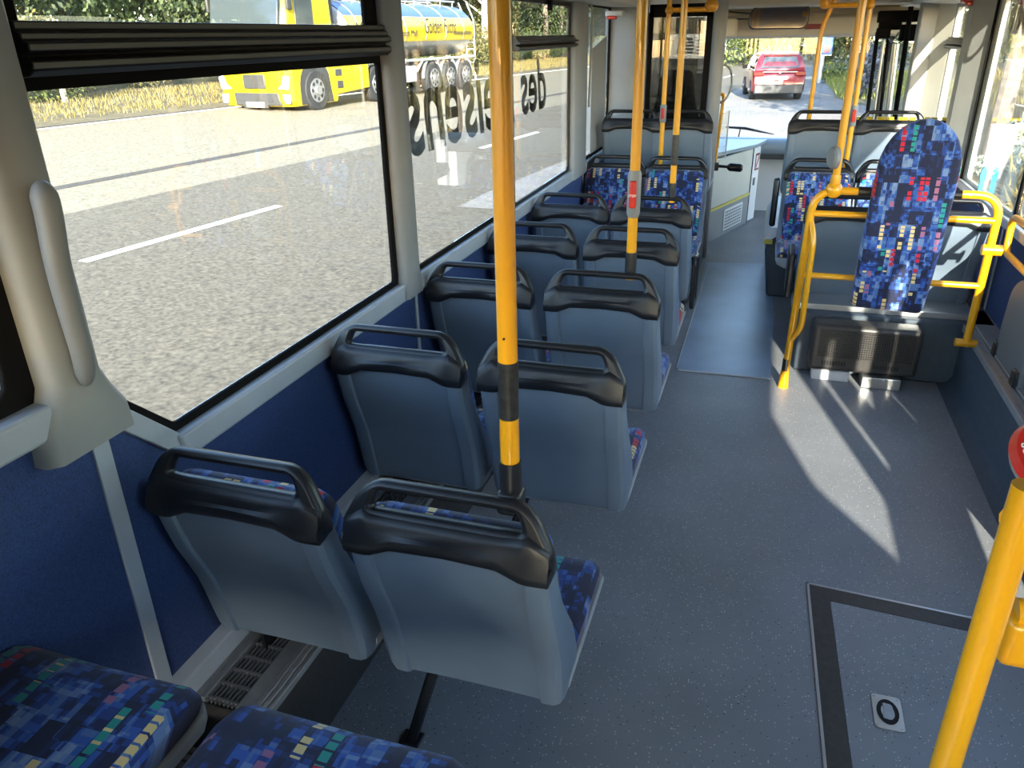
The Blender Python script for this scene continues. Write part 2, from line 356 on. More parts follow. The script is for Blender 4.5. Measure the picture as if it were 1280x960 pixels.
# left wall: navy lining with light rails
wl = MB().prism([(YB, 0), (8.7, 0), (8.7, .86), (1.262, .86), (1.075, 1.04), (.99, 1.08), (YB, 1.08)], 'x', LX - .06, LX).build('wall_left', 'navy')
struct(wl, 'navy textile lining below the left windows', 'wall')
MB().prism([(1.26, .862), (6.45, .862), (6.45, .928), (1.245, .928)], 'x', LX - .03, LX + .022).build('sill_rail', 'light_rail', wl, bevel=.008)
MB().prism([(1.085, 1.035), (1.262, .862), (1.262, .925), (1.10, 1.085)], 'x', LX - .03, LX + .012).build('sill_rail', 'light_rail', wl, bevel=.003)
MB().prism([(-.6, 1.085), (1.0, 1.085), (1.0, 1.15), (-.6, 1.15)], 'x', LX - .03, LX + .034).build('sill_rail', 'light_rail', wl, bevel=.008)
for y, wd, zt in ((1.03, .042, 1.05), (2.575, .02, .87), (5.455, .02, .87)):
    MB().box(LX - .01, LX + .006, y, y + wd, .33, zt).build('cover_strip', 'light_rail', wl, bevel=.002)
MB().prism([(LX - .01, .25), (LX + .05, .285), (LX + .03, .34), (LX - .01, .36)], 'y', -.2, 5.35).build('skirting_rail', 'light_rail', wl, bevel=.004)
# upper left wall strip above the windows
struct(MB().box(LX - .06, LX, YB, 8.7, 1.93, 2.3).build('wall_left_top', 'wall_grey'), 'grey strip above the left windows', 'wall')
def pillar(n, y0, y1, z0, xin, flare=.0, m='wall_grey', label=None, z1=1.95, foot=.09):
    ring = lambda z, a: [(LX - .010, y0 - a, z), (LX - .010, y1 + a, z), (xin - .02, y1 + a, z), (xin, y1 - .02 + a, z), (xin, y0 + .02 - a, z), (xin - .02, y0 - a, z)]
    rs = [ring(z0, flare), ring(z0 + foot * .35, flare * .9), ring(z0 + foot * .7, flare * .35), ring(z0 + foot, 0), ring(z1, 0)]
    return struct(MB().loft(rs).build('trim_%d' % n, m, smooth=50), label, 'pillar')
pillar(1, .955, 1.072, 1.035, LX + .05, .05, 'grey_trim', 'wide grey window pillar with the grab handle', foot=.14)
pillar(2, 2.465, 2.59, .87, LX + .035, .018, 'wall_grey', 'grey pillar between the first and second left window')
pillar(3, 5.08, 5.42, .87, LX + .035, .02, 'wall_grey', 'grey pillar on the left beside the rear-facing seats')
struct(MB().prism([(LX - .05, 6.36), (-1.06, 6.38), (-1.0, 6.45), (-.99, 6.62), (LX - .05, 6.62)], 'z', 0, 1.98).build('trim_4', 'wall_grey', bevel=.03, seg=4, smooth=50), 'wide rounded grey cover behind the driver cab', 'pillar')
PX = Matrix(((0, 0, 1, 0), (1, 0, 0, 0), (0, 1, 0, 0), (0, 0, 0, 1)))     # plate (u,v) -> (y,z)
def window(n, outer, holes, x, label, transoms=(), th=.014, fm='black_frame', pm='glass', frm=True):
    t = thing('window_%d' % n, label, 'window', (0, 0, 0), kind='structure')
    mt = Matrix.Translation((x, 0, 0)) @ PX
    if frm: plate('frame', outer, holes, th, .004, fm, t, mt)
    for h in holes:
        plate('pane', h if len(h) < 8 else h, [], .004, 0, pm, t, Matrix.Translation((x - .004 * (1 if x < 0 else -1), 0, 0)) @ PX)
    s = 1 if x < 0 else -1
    for (y0, y1, z0, z1) in transoms:
        b = MB(); h = z1 - z0
        b.prism([(x + s * .0, z0), (x + s * .035, z0 + h * .02), (x + s * .05, z0 + h * .14), (x + s * .05, z0 + h * .30), (x + s * .03, z0 + h * .36), (x + s * .03, z0 + h * .42), (x + s * .052, z0 + h * .46),
                 (x + s * .052, z0 + h * .62), (x + s * .04, z0 + h * .66), (x + s * .04, z0 + h * .80), (x + s * .03, z0 + h * .84), (x + s * .03, z0 + h), (x, z0 + h)], 'y', y0, y1)
        b.build('transom', 'brown_black', t, bevel=.003, smooth=20)
    return t
def rr(y0, y1, z0, z1, r=.02): return [(p.x, p.y) for p in rounded([(y0, z0, 0), (y1, z0, 0), (y1, z1, 0), (y0, z1, 0)], r, 3)]
window(1, rr(-.6, .96, 1.14, 1.95), [rr(-.5, .905, 1.175, 1.9, .05)], LX - .012, 'rearmost left bus window, only its lower corner in view')
window(2, [(1.05, 1.06), (1.24, .92), (2.475, .92), (2.475, 1.96), (1.05, 1.96)],
       [[(p.x, p.y) for p in rounded([(1.085, 1.125, 0), (1.27, .948, 0), (2.435, .946, 0), (2.445, 1.678, 0), (1.085, 1.678, 0)], .012, 3)], rr(1.125, 2.385, 1.78, 1.93, .01)],
       LX - .012, 'large left window with a thick black transom, lane and yellow truck beyond', [(1.09, 2.47, 1.70, 1.79)])
w3 = window(3, rr(2.57, 3.90, .925, 1.96), [rr(2.60, 3.86, .945, 1.94)], LX - .012, 'second left window with mirrored lettering, no transom')
w4 = window(4, rr(3.87, 5.10, .925, 1.96), [rr(3.89, 5.055, .945, 1.685, .03), rr(3.90, 5.04, 1.745, 1.905, .012)], LX - .012, 'left window behind the thick yellow pole, with a transom', [(3.88, 5.12, 1.68, 1.75)], fm='brown_black')
MB().box(LX, LX + .02, 4.52, 4.56, 1.875, 1.925).build('latch', 'black_frame', w4, bevel=.003)
w5 = window(5, rr(5.40, 6.42, .925, 1.96), [rr(5.44, 6.33, .95, 1.92)], LX - .012, 'left window ahead of the third pillar, half covered by a grey panel')
MB().prism([(5.66, .96), (6.16, .96), (6.16, 1.74), (5.66, 1.66)], 'x', LX + .004, LX + .008).build('sun_panel', 'blind', w5)
window(6, rr(6.62, 8.35, .92, 1.96), [rr(6.66, 8.30, .95, 1.92)], LX - .012, "driver's side window on the left")
# lettering on the outside of the glass, read mirrored from inside: from outside it reads 'des Reisens'
ML = Matrix(((0, 0, -1, LX - .022), (-1, 0, 0, 0), (0, 1, 0, 0), (0, 0, 0, 1)))
text('lettering', 'Reisens', .47, 'letter_black', ML @ Matrix.Translation((-3.325, 1.355, 0)) @ Matrix.Diagonal((.92, 1, 1, 1)), w3, .0006, .18, .008)
text('lettering', 'des', .40, 'letter_black', ML @ Matrix.Translation((-4.34, 1.375, 0)) @ Matrix.Diagonal((.92, 1, 1, 1)), w4, .0006, .18, .007)
# right wall
struct(MB().prism([(2.35, 0), (7.26, 0), (7.26, .80), (2.35, .80)], 'x', RX, RX + .06).build('wall_right', 'navy'), 'dark navy lining below the right windows', 'wall')
wr = bpy.data.objects['wall_right']
MB().prism([(2.4, .80), (5.75, .80), (5.75, .85), (2.4, .85)], 'x', RX - .03, RX + .03).build('sill_rail', 'light_rail', wr, bevel=.006)
MB().box(RX - .006, RX + .01, 4.58, 4.60, .33, .80).build('cover_strip', 'light_rail', wr)
struct(MB().prism([(YB, 0), (.55, 0), (.55, .93), (YB, .93)], 'x', RX, RX + .06).build('wall_right_rear', 'navy'), 'navy lining behind the middle door', 'wall')
struct(MB().box(RX, RX + .06, YB, -1.85, .9, 2.0).build('wall_right_sunblock', 'wall_grey'), 'unseen right wall section added at the very back to block the sun', 'wall')  # unseen closure added to keep sun streaks off the near floor
struct(MB().box(RX, RX + .06, YB, 8.7, 1.90, 2.3).build('wall_right_top', 'wall_grey'), 'grey strip above the right windows', 'wall')
wA = window(7, rr(4.53, 5.76, .845, 1.93), [rr(4.545, 5.66, .87, 1.90, .04)], RX + .012, 'right window beside the wheelchair backrest, dry grass beyond', fm='cream_panel')
window(8, rr(2.35, 4.53, .845, 1.93), [rr(2.40, 4.49, .87, 1.90, .04)], RX + .012, 'right window above the folding seat')
window(9, rr(-1.9, .55, .92, 1.93), [[(p.x, p.y) for p in rounded([(.05, .94, 0), (.47, .94, 0), (.47, 1.62, 0), (-.66, 1.62, 0), (-.60, 1.36, 0)], .03, 3)]], RX + .012, 'unseen right window behind the middle door, opening shaped for the floor sun patch', fm='wall_grey')  # unseen; slanted opening shaped to throw the sun patch on the floor
text('lettering', 'MU', .30, 'letter_tan', Matrix(((0, 0, -1, RX + .022), (1, 0, 0, 0), (0, 1, 0, 0), (0, 0, 0, 1))) @ Matrix.Translation((5.38, 1.70, 0)) @ Matrix.Diagonal((1, .9, 1, 1)), wA, .0006, .12, .003)
struct(MB().box(RX - .0, RX + .06, 2.2, 2.36, 0, 1.95).build('trim_5', 'wall_grey', bevel=.01), 'grey post ahead of the middle door', 'pillar')
struct(MB().box(RX - .0, RX + .06, .5, .68, 0, 1.95).build('trim_6', 'wall_grey', bevel=.01), 'grey post behind the middle door', 'pillar')
d = thing('door_1', 'unseen glazed middle door on the right, panes shaped to cast sun stripes', 'door', kind='structure')
mt = Matrix.Translation((RX + .03, 0, 0)) @ PX
dh = [rr(.74, .97, .88, 1.50, .03), rr(1.36, 1.76, .88, 1.62, .03), rr(2.00, 2.17, .60, 1.62, .03), rr(1.15, 1.90, .36, .54, .03)]  # pane openings shaped to throw sun stripes across the floor and heater box
plate('frame', rr(.68, 2.2, .0, 1.93), dh, .04, .004, 'wall_grey', d, mt)
for h in dh: plate('pane', h, [], .004, 0, 'glass', d, mt)
MB().tube([(RX - .03, 1.44, .5), (RX - .07, 1.44, .55), (RX - .07, 1.44, 1.5), (RX - .03, 1.44, 1.55)], .017, 8).build('grab_bar', 'yellow_paint', d)
# front right pillar: a wedge that stands in behind the window, catching the sun
pp = MB().prism([(RX + .05, 5.74), (RX - .005, 5.74), (RX - .105, 5.93), (RX - .11, 6.03), (RX, 6.20), (RX + .05, 6.20)], 'z', .8, 1.95).build('trim_7', 'grey_trim', smooth=20)
struct(pp, 'pale wedge-shaped pillar ahead of the right window with streaky shadows', 'pillar')
MB().box(RX - .018, RX - .004, 5.735, 5.752, .8, 1.95).build('seal', 'black_frame', pp)
w10 = window(10, rr(6.18, 7.10, .98, 1.92), [rr(6.22, 7.06, 1.02, 1.60, .02), rr(6.22, 7.06, 1.68, 1.88, .02)], RX + .012, 'small right front window with a hopper vent', [(6.20, 7.08, 1.60, 1.68)], fm='grey_trim')
struct(MB().prism([(RX + .05, 7.06), (RX, 7.08), (1.135, 7.26), (RX + .05, 7.26)], 'z', .8, 1.95).build('trim_8', 'cream_panel', smooth=20), 'cream reveal behind the front door', 'pillar')
struct(MB().box(1.02, RX + .06, 7.262, 7.42, 0, 1.95).build('trim_9', 'grey_trim', bevel=.012), 'pale front door post lit by the sun', 'pillar')
d2 = thing('door_2', 'front door glazing beside the driver platform', 'door', kind='structure')
m2_ = Matrix.Translation((RX + .03, 0, 0)) @ PX
dh = [rr(7.48, 7.96, .06, 1.86, .03), rr(8.04, 8.60, .06, 1.86, .03)]
plate('frame', rr(7.42, 8.70, .0, 1.93), dh, .03, .004, 'black_frame', d2, m2_)
for h in dh: plate('pane', h, [], .004, 0, 'glass', d2, m2_)
# ceiling with coves
cp = [(LX, 1.935), (-1.0, 1.925), (-.84, 2.2), (.84, 2.2), (1.0, 1.925), (RX, 1.905), (RX + .06, 2.3), (LX - .06, 2.3)]
struct(MB().prism(cp, 'y', YB, 8.72).build('ceiling', 'ceiling', bevel=.01), 'pale ceiling with air duct coves', 'ceiling')
struct(MB().prism([(-1.0, 1.94), (1.0, 1.94), (1.0, 2.19), (-1.0, 2.19)], 'y', 7.6, 8.72).build('ceiling_front', 'beige', bevel=.02), 'lowered beige ceiling above the dashboard', 'ceiling')
MXZ = Matrix.Translation((0, YB - .03, 0)) @ Matrix.Rotation(R(90), 4, 'X')
struct(plate('wall_back', [(LX - .06, 0), (RX + .06, 0), (RX + .06, 2.3), (LX - .06, 2.3)], [rr(-.95, .95, .95, 1.68, .06)], .06, .002, 'wall_grey', None, MXZ), 'rear wall with an added wide window', 'wall')
wbk = thing('window_12', 'unseen wide rear window added to brighten the interior', 'window', kind='structure'); plate('pane', rr(-.97, .97, .93, 1.70, .06), [], .004, 0, 'glass', wbk, MXZ)  # rear window added out of view to bounce sunlight into the interior
hd = MB().prism([(8.45, 1.94), (8.38, 1.80), (8.42, 1.70), (8.60, 1.68), (8.7, 1.94)], 'x', -.56, 1.16).build('wall_front_header', 'beige', bevel=.015, seg=3)
struct(hd, 'beige header panel above the windscreen', 'wall')
MB().box(.38, .92, 8.34, 8.40, 1.70, 1.86).build('cover', 'beige', hd, bevel=.02, seg=3)
MB().box(-.56, .98, 8.375, 8.40, 1.865, 1.885).build('trim_strip', 'beige_dark', hd)
MB().box(.20, .36, 8.37, 8.40, 1.755, 1.80).build('display', 'red_faded', hd, bevel=.004)
MB().box(-.56, -.40, 8.10, 8.40, 1.70, 1.86).build('cover', 'beige', hd, bevel=.02, seg=3)
struct(MB().box(LX - .06, RX + .06, 8.66, 8.72, 0, .66).build('wall_front', 'white_panel'), 'white panel below the windscreen', 'wall')
ws = thing('window_11', 'wide windscreen', 'window', kind='structure')
MB().box(LX, RX, 8.745, 8.75, .60, 1.90).build('pane', 'glass', ws)
MB().box(.965, 1.02, 8.68, 8.76, .66, 1.75).build('frame', 'black_frame', ws)
# left heater duct
hd = thing('heater_duct', 'grey heater duct with slotted grille along the left wall under the seats', 'heater')
MB().prism([(LX, 0), (-.995, 0), (-.995, .285), (-1.06, .292), (LX, .292)], 'y', 1.08, 5.3).build('duct_body', 'heater_black', hd)  # duct side darkened: shade under the seats is put into its colour
pr = MB()
for x0, x1, z in ((-1.066, -1.026, .302), (-1.024, -1.012, .305), (-1.010, -.998, .300), (-.996, -.984, .296)): pr.box(x0, x1, 1.08, 5.3, z - .02, z)
for x0, x1, z in ((-1.192, -1.176, .30), (-1.172, -1.156, .306)): pr.box(x0, x1, 1.08, 5.3, z - .015, z)
pr.build('edge_profile', 'dull_alu', hd, bevel=.0015)
gm = MB()
MB().box(-1.155, -1.068, 1.08, 5.3, .288, .293).build('grille_back', 'slot_black', hd)
for i in range(8): x = -1.152 + i * .0118; gm.box(x, x + .004, 1.08, 5.3, .293, .301)
y = 1.09
while y < 5.3: gm.box(-1.155, -1.068, y, y + .006, .293, .3015); y += .047
gm.build('grille', 'mid_grey', hd)
# rear platform
struct(MB().box(LX, -.28, YB, .80, 0, .27).build('trim_10', 'dark_vinyl', bevel=.004), 'raised rear platform', 'platform')
g = MB()
for i in range(9): g.box(LX, -.9, .80 + i * .02, .813 + i * .02, .24, .275)
o = g.build('ribbed_ledge', 'heater_black'); tag(o, 'dark ribbed ledge between the blue rear cushions and heater grille', 'ledge')
MB().box(LX, -.9, .80, .99, 0, .245).build('ledge_body', 'heater_black', o)
# hatch in the floor
ht = thing('floor_hatch', 'square floor hatch with wide dark frame and silver edge', 'hatch')
oc, dx, dy = Vector((.29, 2.343, 0)), Vector((.997, -.07, 0)), Vector((.0287, -1, 0))
Q = lambda a, b, z: tuple(oc + dx * a + dy * b + Vector((0, 0, z)))
def quad(mb, a0, a1, b0, b1, z0, z1): mb.add([Q(a0, b0, z0), Q(a1, b0, z0), Q(a1, b1, z0), Q(a0, b1, z0), Q(a0, b0, z1), Q(a1, b0, z1), Q(a1, b1, z1), Q(a0, b1, z1)], [(0, 3, 2, 1), (4, 5, 6, 7), (0, 1, 5, 4), (1, 2, 6, 5), (2, 3, 7, 6), (3, 0, 4, 7)])
a = MB(); quad(a, 0, .76, 0, .008, -.01, .006); quad(a, 0, .008, 0, 1.4, -.01, .006); quad(a, .752, .76, 0, 1.4, -.01, .006); a.build('metal_edge', 'alu', ht)
a = MB(); quad(a, .008, .752, .008, .072, -.01, .004); quad(a, .008, .07, .072, 1.4, -.01, .004); quad(a, .69, .752, .072, 1.4, -.01, .004); a.build('hatch_frame', 'heater_black', ht)
a = MB(); quad(a, .072, .688, .075, 1.4, -.01, .0035); a.build('hatch_cover', 'floor', ht)
lt = plate('latch', [(p.x, p.y) for p in rounded([(-.039, -.062, 0), (.039, -.062, 0), (.039, .062, 0), (-.039, .062, 0)], .012, 4)], [], .004, .001, 'steel', ht, Matrix.Identity(4), (.49, 1.813, .006))
plate('recess', [(.029 * math.cos(k * .314), .045 * math.sin(k * .314)) for k in range(20)], [[(.018 * math.cos(k * .314), .030 * math.sin(k * .314)) for k in range(20)]], .002, .0, 'slot_black', lt, Matrix.Identity(4), (0, 0, .003))
plate('turn_lock', [(p.x, p.y) for p in rounded([(-.016, -.028, 0), (.010, -.030, 0), (.017, .0, 0), (.012, .028, 0), (-.014, .030, 0), (-.009, .012, 0)], .008, 3)], [], .003, .001, 'dull_alu', lt, Matrix.Identity(4), (0, 0, .0035))
for sx in (-.031, .031):
    for sy in (-.053, .053): MB().cyl((sx, sy, .002), (sx, sy, .0038), .004, 10).build('screw', 'alu', lt)
# right side low cover and podium
cv = MB(); prof = lambda y: [(1.0, 0), (1.045, .012), (1.07, .05), (1.075, .32), (RX, .32), (RX, 0)]
cv.prism(prof(0), 'y', 2.36, 4.30)
cvo = cv.build('trim_11', 'dark_vinyl', smooth=50); struct(cvo, 'low dark cover along the right wall', 'cover')
for x0, x1, z in ((1.068, 1.085, .335), (1.088, 1.118, .330), (1.122, RX, .340)): MB().box(x0, x1, 2.36, 4.55, .30, z).build('ledge_profile', 'dull_alu', cvo, bevel=.002)
pod = MB().prism([(4.28, 0), (4.30, .34), (5.2, .34), (5.2, 0)], 'x', .27, RX).build('trim_12', 'dark_vinyl', bevel=.01)
struct(pod, 'dark podium under the right seats', 'podium')
struct(MB().box(LX, -.42, 5.28, 6.36, 0, .30).build('trim_13', 'dark_vinyl', bevel=.03, seg=3), 'dark wheel arch box under the left rear-facing seats', 'podium')
wb = MB().prism([(.10, 0), (.055, .33), (.09, .47), (.14, .50), (RX, .50), (RX, 0)], 'y', 5.62, 6.75).build('trim_14', 'dark_vinyl', bevel=.02, seg=3)
struct(wb, 'wheel arch box on the right', 'podium')
MB().prism([(.045, .42), (.08, .50), (.15, .51), (.15, .46), (.09, .42)], 'y', 5.60, 6.76).build('top_edge', 'white_panel', wb)
MB().prism([(.042, .385), (.043, .415), (.10, .415), (.10, .385)], 'y', 5.605, 6.755).build('edge_strip', 'yellow_edge', wb)
hb = thing('heater_box', 'black perforated heater box hung on the podium below the wheelchair backrest', 'heater')
MB().box(.335, .87, 4.15, 4.29, .065, .325).build('body', 'heater_black', hb, bevel=.022, seg=3)
gr = MB(); gr.box(.375, .83, 4.144, 4.152, .15, .30); gr.build('grille_back', 'slot_black', hb)
gr = MB()
for i in range(40): x = .375 + i * .0115; gr.box(x, x + .0045, 4.138, 4.146, .145, .305)
for i in range(13): z = .148 + i * .0125; gr.box(.372, .835, 4.137, 4.145, z, z + .005)
gr.build('grille', 'heater_black', hb)
for x0 in (.40, .66):
    gr = MB()
    for i in range(9): gr.box(x0 + i * .014, x0 + i * .014 + .006, 4.146, 4.152, .10, .122)
    gr.build('vent_row', 'slot_black', hb)
MB().box(.61, .80, 4.12, 4.26, .0, .062).build('foot_bracket', 'steel', hb, bevel=.004)
MB().box(.36, .55, 4.17, 4.26, .0, .06).build('foot_bracket', 'white_panel', hb, bevel=.004)

# ------------------------------------------------------------------ seats
def seat_proto():
    t = thing('bus_seat', 'x', 'seat')
    prof = [(.385, .128, .03, .195), (.392, .120, .06, .207), (.42, .113, .12, .214), (.46, .106, .13, .216), (.52, .094, .12, .216), (.58, .080, .105, .216), (.64, .058, .085, .215), (.70, .034, .07, .214), (.77, .014, .06, .212), (.825, .002, .055, .2125), (.838, .002, .05, .211)]
    rings = []
    for z, y, dp, w_ in prof:
        bell = math.exp(-((z - .56) / .11) ** 2)
        pts = [(-w_, y + dp, z), (-w_ - .002, y + .03, z), (-w_ + .004, y + .010, z), (-w_ + .016, y + .001, z), (-.166, y, z), (-.161, y + .002, z), (-.158, y + .010, z)]
        for k in range(-3, 4):
            x = k / 3 * .150; pts.append((x, y + .011 + .02 * bell * (1 - (x / .152) ** 2), z))
        pts += [(-p[0], p[1], p[2]) for p in reversed(pts[:7])]
        rings.append(pts)
    MB().loft(rings).build('backrest_shell', 'shell', t, smooth=32)
    # black head handle with a slot
    sh = lambda p: [(q.x, q.y) for q in p]
    outer = sh(rounded([(-.214, .85, 0), (.214, .85, 0), (.218, .880, 0), (.184, .945, 0), (.148, .973, 0), (-.148, .973, 0), (-.184, .945, 0), (-.218, .880, 0)],
                        [.02, .02, .03, .05, .03, .03, .05, .03], 4))
    hole = sh(rounded([(-.158, .912, 0), (.158, .912, 0), (.142, .950, 0), (-.142, .950, 0)], .012, 4))
    h = plate('head_handle', outer, [hole], .034, .012, 'black_plastic', t, Matrix.Translation((0, .016, 0)) @ Matrix.Translation((0, 0, .84)) @ Matrix.Rotation(R(-14), 4, 'X') @ Matrix.Translation((0, 0, -.84)) @ Matrix.Rotation(R(90), 4, 'X'))
    rg = []
    for x, zb, zt, e in ((-.2165, .830, .872, .014), (-.211, .816, .893, .002), (-.17, .816, .915, 0), (-.155, .818, .908, 0), (-.11, .838, .906, 0), (0, .842, .906, 0), (.11, .838, .906, 0), (.155, .818, .908, 0), (.17, .816, .915, 0), (.211, .816, .893, .002), (.2165, .830, .872, .014)):
        rg.append([(x, -.004 + e, zb), (x, -.010 + e, zb + .012), (x, -.010 + e, zb + .028), (x, .000 + e, zt - .034), (x, .002 + e, zt - .018), (x, .010 + e, zt - .005), (x, .024, zt), (x, .038 - e, zt - .004), (x, .050 - e, zt - .02), (x, .060 - e, zb + .01), (x, .055 - e, zb)])
    MB().loft(rg).build('handle_body', 'black_plastic', h, smooth=50)
    # cushions
    rg = []
    for z, y0, th, w_ in ((.455, .20, .045, .17), (.47, .19, .07, .185), (.55, .165, .08, .192), (.66, .12, .075, .194), (.78, .08, .07, .194), (.85, .070, .055, .190), (.874, .066, .045, .182), (.884, .072, .025, .165)):
        rg.append([(-w_, y0 + th * .25, z), (-w_ + .012, y0, z), (w_ - .012, y0, z), (w_, y0 + th * .25, z), (w_, y0 + th * .7, z), (w_ - .03, y0 + th, z), (0, y0 + th * .97, z), (-w_ + .03, y0 + th, z), (-w_, y0 + th * .7, z)])
    MB().loft(rg).build('backrest_cushion', 'fabric', t, smooth=50)
    rg = []
    for y, z1, w_ in ((.15, .455, .18), (.17, .475, .205), (.25, .478, .212), (.40, .480, .213), (.50, .484, .212), (.54, .478, .207), (.562, .462, .197)):
        z0 = .43; rg.append([(-w_, y, z0 + .004), (-w_, y, z1 - .014), (-w_ + .018, y, z1), (0, y, z1 - .004), (w_ - .018, y, z1), (w_, y, z1 - .014), (w_, y, z0 + .004), (0, y, z0)])
    MB().loft(rg).build('seat_cushion', 'fabric', t, smooth=45)
    b = MB(); b.loft([[(-w_, .16, z), (w_, .16, z), (w_, .545, z), (w_ - .02, .565, z), (-w_ + .02, .565, z), (-w_, .545, z)] for z, w_ in ((.365, .17), (.385, .205), (.418, .218), (.432, .218))])
    b.build('seat_pan', 'seat_pan', t, bevel=.004, smooth=40)
    return t
proto = seat_proto(); used = [False]
def place_seat(x, y, dz=0, rz=0, label='', group=None):
    o = proto if not used[0] else copy_tree(proto); used[0] = True
    o.location = (x, y, dz); o.rotation_euler = (0, 0, rz); o['label'] = label
    if group: o['group'] = group
    return o
rows = [(1.10, -.99, -.511), (1.89, -.99, -.515), (2.62, -.99, -.52), (3.34, -.99, -.535), (4.07, -.99, -.55)]
nm = ['first', 'second', 'third', 'fourth', 'fifth']
seats = {}
GL = 'grey-backed seats in pairs along the left side'
desc_r = ['nearest grey aisle seat of the left block, thick yellow pole on its handle', 'grey aisle seat in the second row of the left block, behind the thick yellow pole', 'grey aisle seat in the third row, red-buttoned pole standing on its handle',
          'grey aisle seat of the left block in the fourth row', 'grey aisle seat of the left block in the fifth row, facing the rear-facing blue seats']
desc_l = ['nearest grey window seat on the left, just ahead of the blue rear cushions', 'grey window seat on the left in the second row', 'grey window seat on the left in the third row, partly behind the thick yellow pole', 'grey window seat on the left in the fourth row', 'grey window seat on the left in the fifth row, nearest to the third window pillar']
for i, (y, xl, xr) in enumerate(rows):
    for x, dsc, k in ((xl, desc_l[i], 'L'), (xr, desc_r[i], 'R')):
        s = place_seat(x, y, 0, 0, dsc, GL); seats[k, i] = s
for i in range(5):       # aisle leg on the aisle seats, wall bracket on the window seats
    s = seats['R', i]
    MB().tube([(-.243, .25, 0), (-.19, .29, .2), (-.13, .335, .375)], .016, 10).build('leg', 'black_plastic', s)
    MB().box(-.272, -.214, .225, .275, 0, .008).build('foot_plate', 'black_plastic', s, bevel=.003)
    s = seats['L', i]
    MB().box(-.13, -.12, .17, .40, .29, .40).build('wall_bracket', 'black_plastic', s)
arm = seats['R', 4]
MB().tube(rounded([(.225, .16, .62), (.235, .13, .60), (.235, .13, .34), (.235, .30, .34), (.235, .33, .60), (.235, .16, .62)], .03, 4, False), .013, 8).build('armrest', 'black_plastic', arm)
# rear raised pair, only cushions in view
place_seat(-1.035, .215, .265, 0, 'leftmost blue patterned rear seat, only its cushion in view at the bottom left corner', 'raised seats at the very back')
place_seat(-.545, .215, .265, 0, 'blue patterned rear seat at the bottom of the frame, next to the aisle', 'raised seats at the very back')
for s, hx in ((proto, 0),): pass
# rear-facing and front pairs
PI = math.pi
place_seat(-1.01, 5.55, .01, PI, 'rear-facing blue seat on the left against the window', 'rear-facing seats')
place_seat(-.585, 5.55, .01, PI, 'rear-facing blue seat on the left next to the aisle', 'rear-facing seats')
place_seat(.335, 5.55, .02, PI, 'rear-facing blue seat on the right next to the aisle', 'rear-facing seats')
place_seat(.775, 5.55, .02, PI, 'rear-facing blue seat on the right, mostly hidden by the wheelchair backrest', 'rear-facing seats')
place_seat(-.965, 5.82, .28, 0, 'raised grey seat in the left front pair, nearest the side window', 'raised front seats on the wheel arches')
place_seat(-.60, 5.82, .28, 0, 'raised grey seat in the left front pair, next to the aisle', 'raised front seats on the wheel arches')
place_seat(.33, 5.82, .285, 0, 'raised grey seat on the right beside the aisle, windscreen beyond', 'raised front seats on the wheel arches')
place_seat(.755, 5.82, .285, 0, 'raised grey seat on the right streaked with sunlight, next to the front right window', 'raised front seats on the wheel arches')
a = place_seat(.44, 4.42, -.02, 0, 'grey seat behind the yellow rail on the aisle side', 'grey seats behind the yellow wheelchair rail')
place_seat(.91, 4.42, -.02, 0, 'grey seat behind the yellow rail on the window side', 'grey seats behind the yellow wheelchair rail')
o = MB().box(.22, 1.13, 4.36, 4.60, .335, .372).build('seat_rail', 'alu', bevel=.004); tag(o, 'bright metal rail under the grey seats behind the yellow rail', 'rail')
MB().box(-.26, -.225, .10, .36, .36, .62).build('armrest', 'black_plastic', a, bevel=.012, seg=3)
rf = [o for o in C.objects if o.get('label', '').startswith('rear-facing blue seat on the right next')][0]
MB().box(.235, .275, .02, .10, .52, .84).build('armrest', 'black_plastic', rf, bevel=.018, seg=3)
# ------------------------------------------------------------------ poles
def pole(name, label, x, y, z0, z1, bands=(), r=.0175, foot=None, top=None, lean=(0, 0)):
    """bands: (from, to, material, extra radius)"""
    t = thing(name, label, 'pole', (x, y, z0))
    L = lambda z: (lean[0] * (z - z0), lean[1] * (z - z0), z - z0)
    pts = [L(z0 + .0), L(z1)] if not top else [L(z0)] + [(p[0] - x, p[1] - y, p[2] - z0) for p in top]
    MB().tube(pts, r, 20).build('tube', 'yellow_paint', t, smooth=50)
    for a, b, m, e, nm_ in bands:
        n = 6; ps = [L(a + (b - a) * k / n) for k in range(n + 1)]
        rr_ = [r + e * (1 if 0 < k < n else .75) for k in range(n + 1)]
        MB().tube(ps, rr_, 20).build(nm_, m, t, smooth=50)
    return t
p1 = pole('grab_pole', 'thick yellow pole in the foreground rising from the nearest aisle seat', -.392, 1.172, .93, 2.19,
          [(1.02, 1.10, 'yellow_paint', .0004, 'yellow_band'), (.965, 1.035, 'black_plastic', .0035, 'pole_socket'), (1.125, 1.235, 'black_tape', .0006, 'tape')])
MB().box(-.024, .024, -.024, .024, -.005, .045).build('clamp', 'black_plastic', p1, bevel=.01, seg=3)
MB().cyl((0, -.0195, .352), (0, -.0165, .352), .0022, 8).build('screw', 'slot_black', p1)
p2 = pole('grab_pole', 'yellow pole with a red button above the third aisle seat handle', -.425, 2.69, .94, 2.19,
          [(.955, 1.04, 'black_plastic', .003, 'pole_socket')])
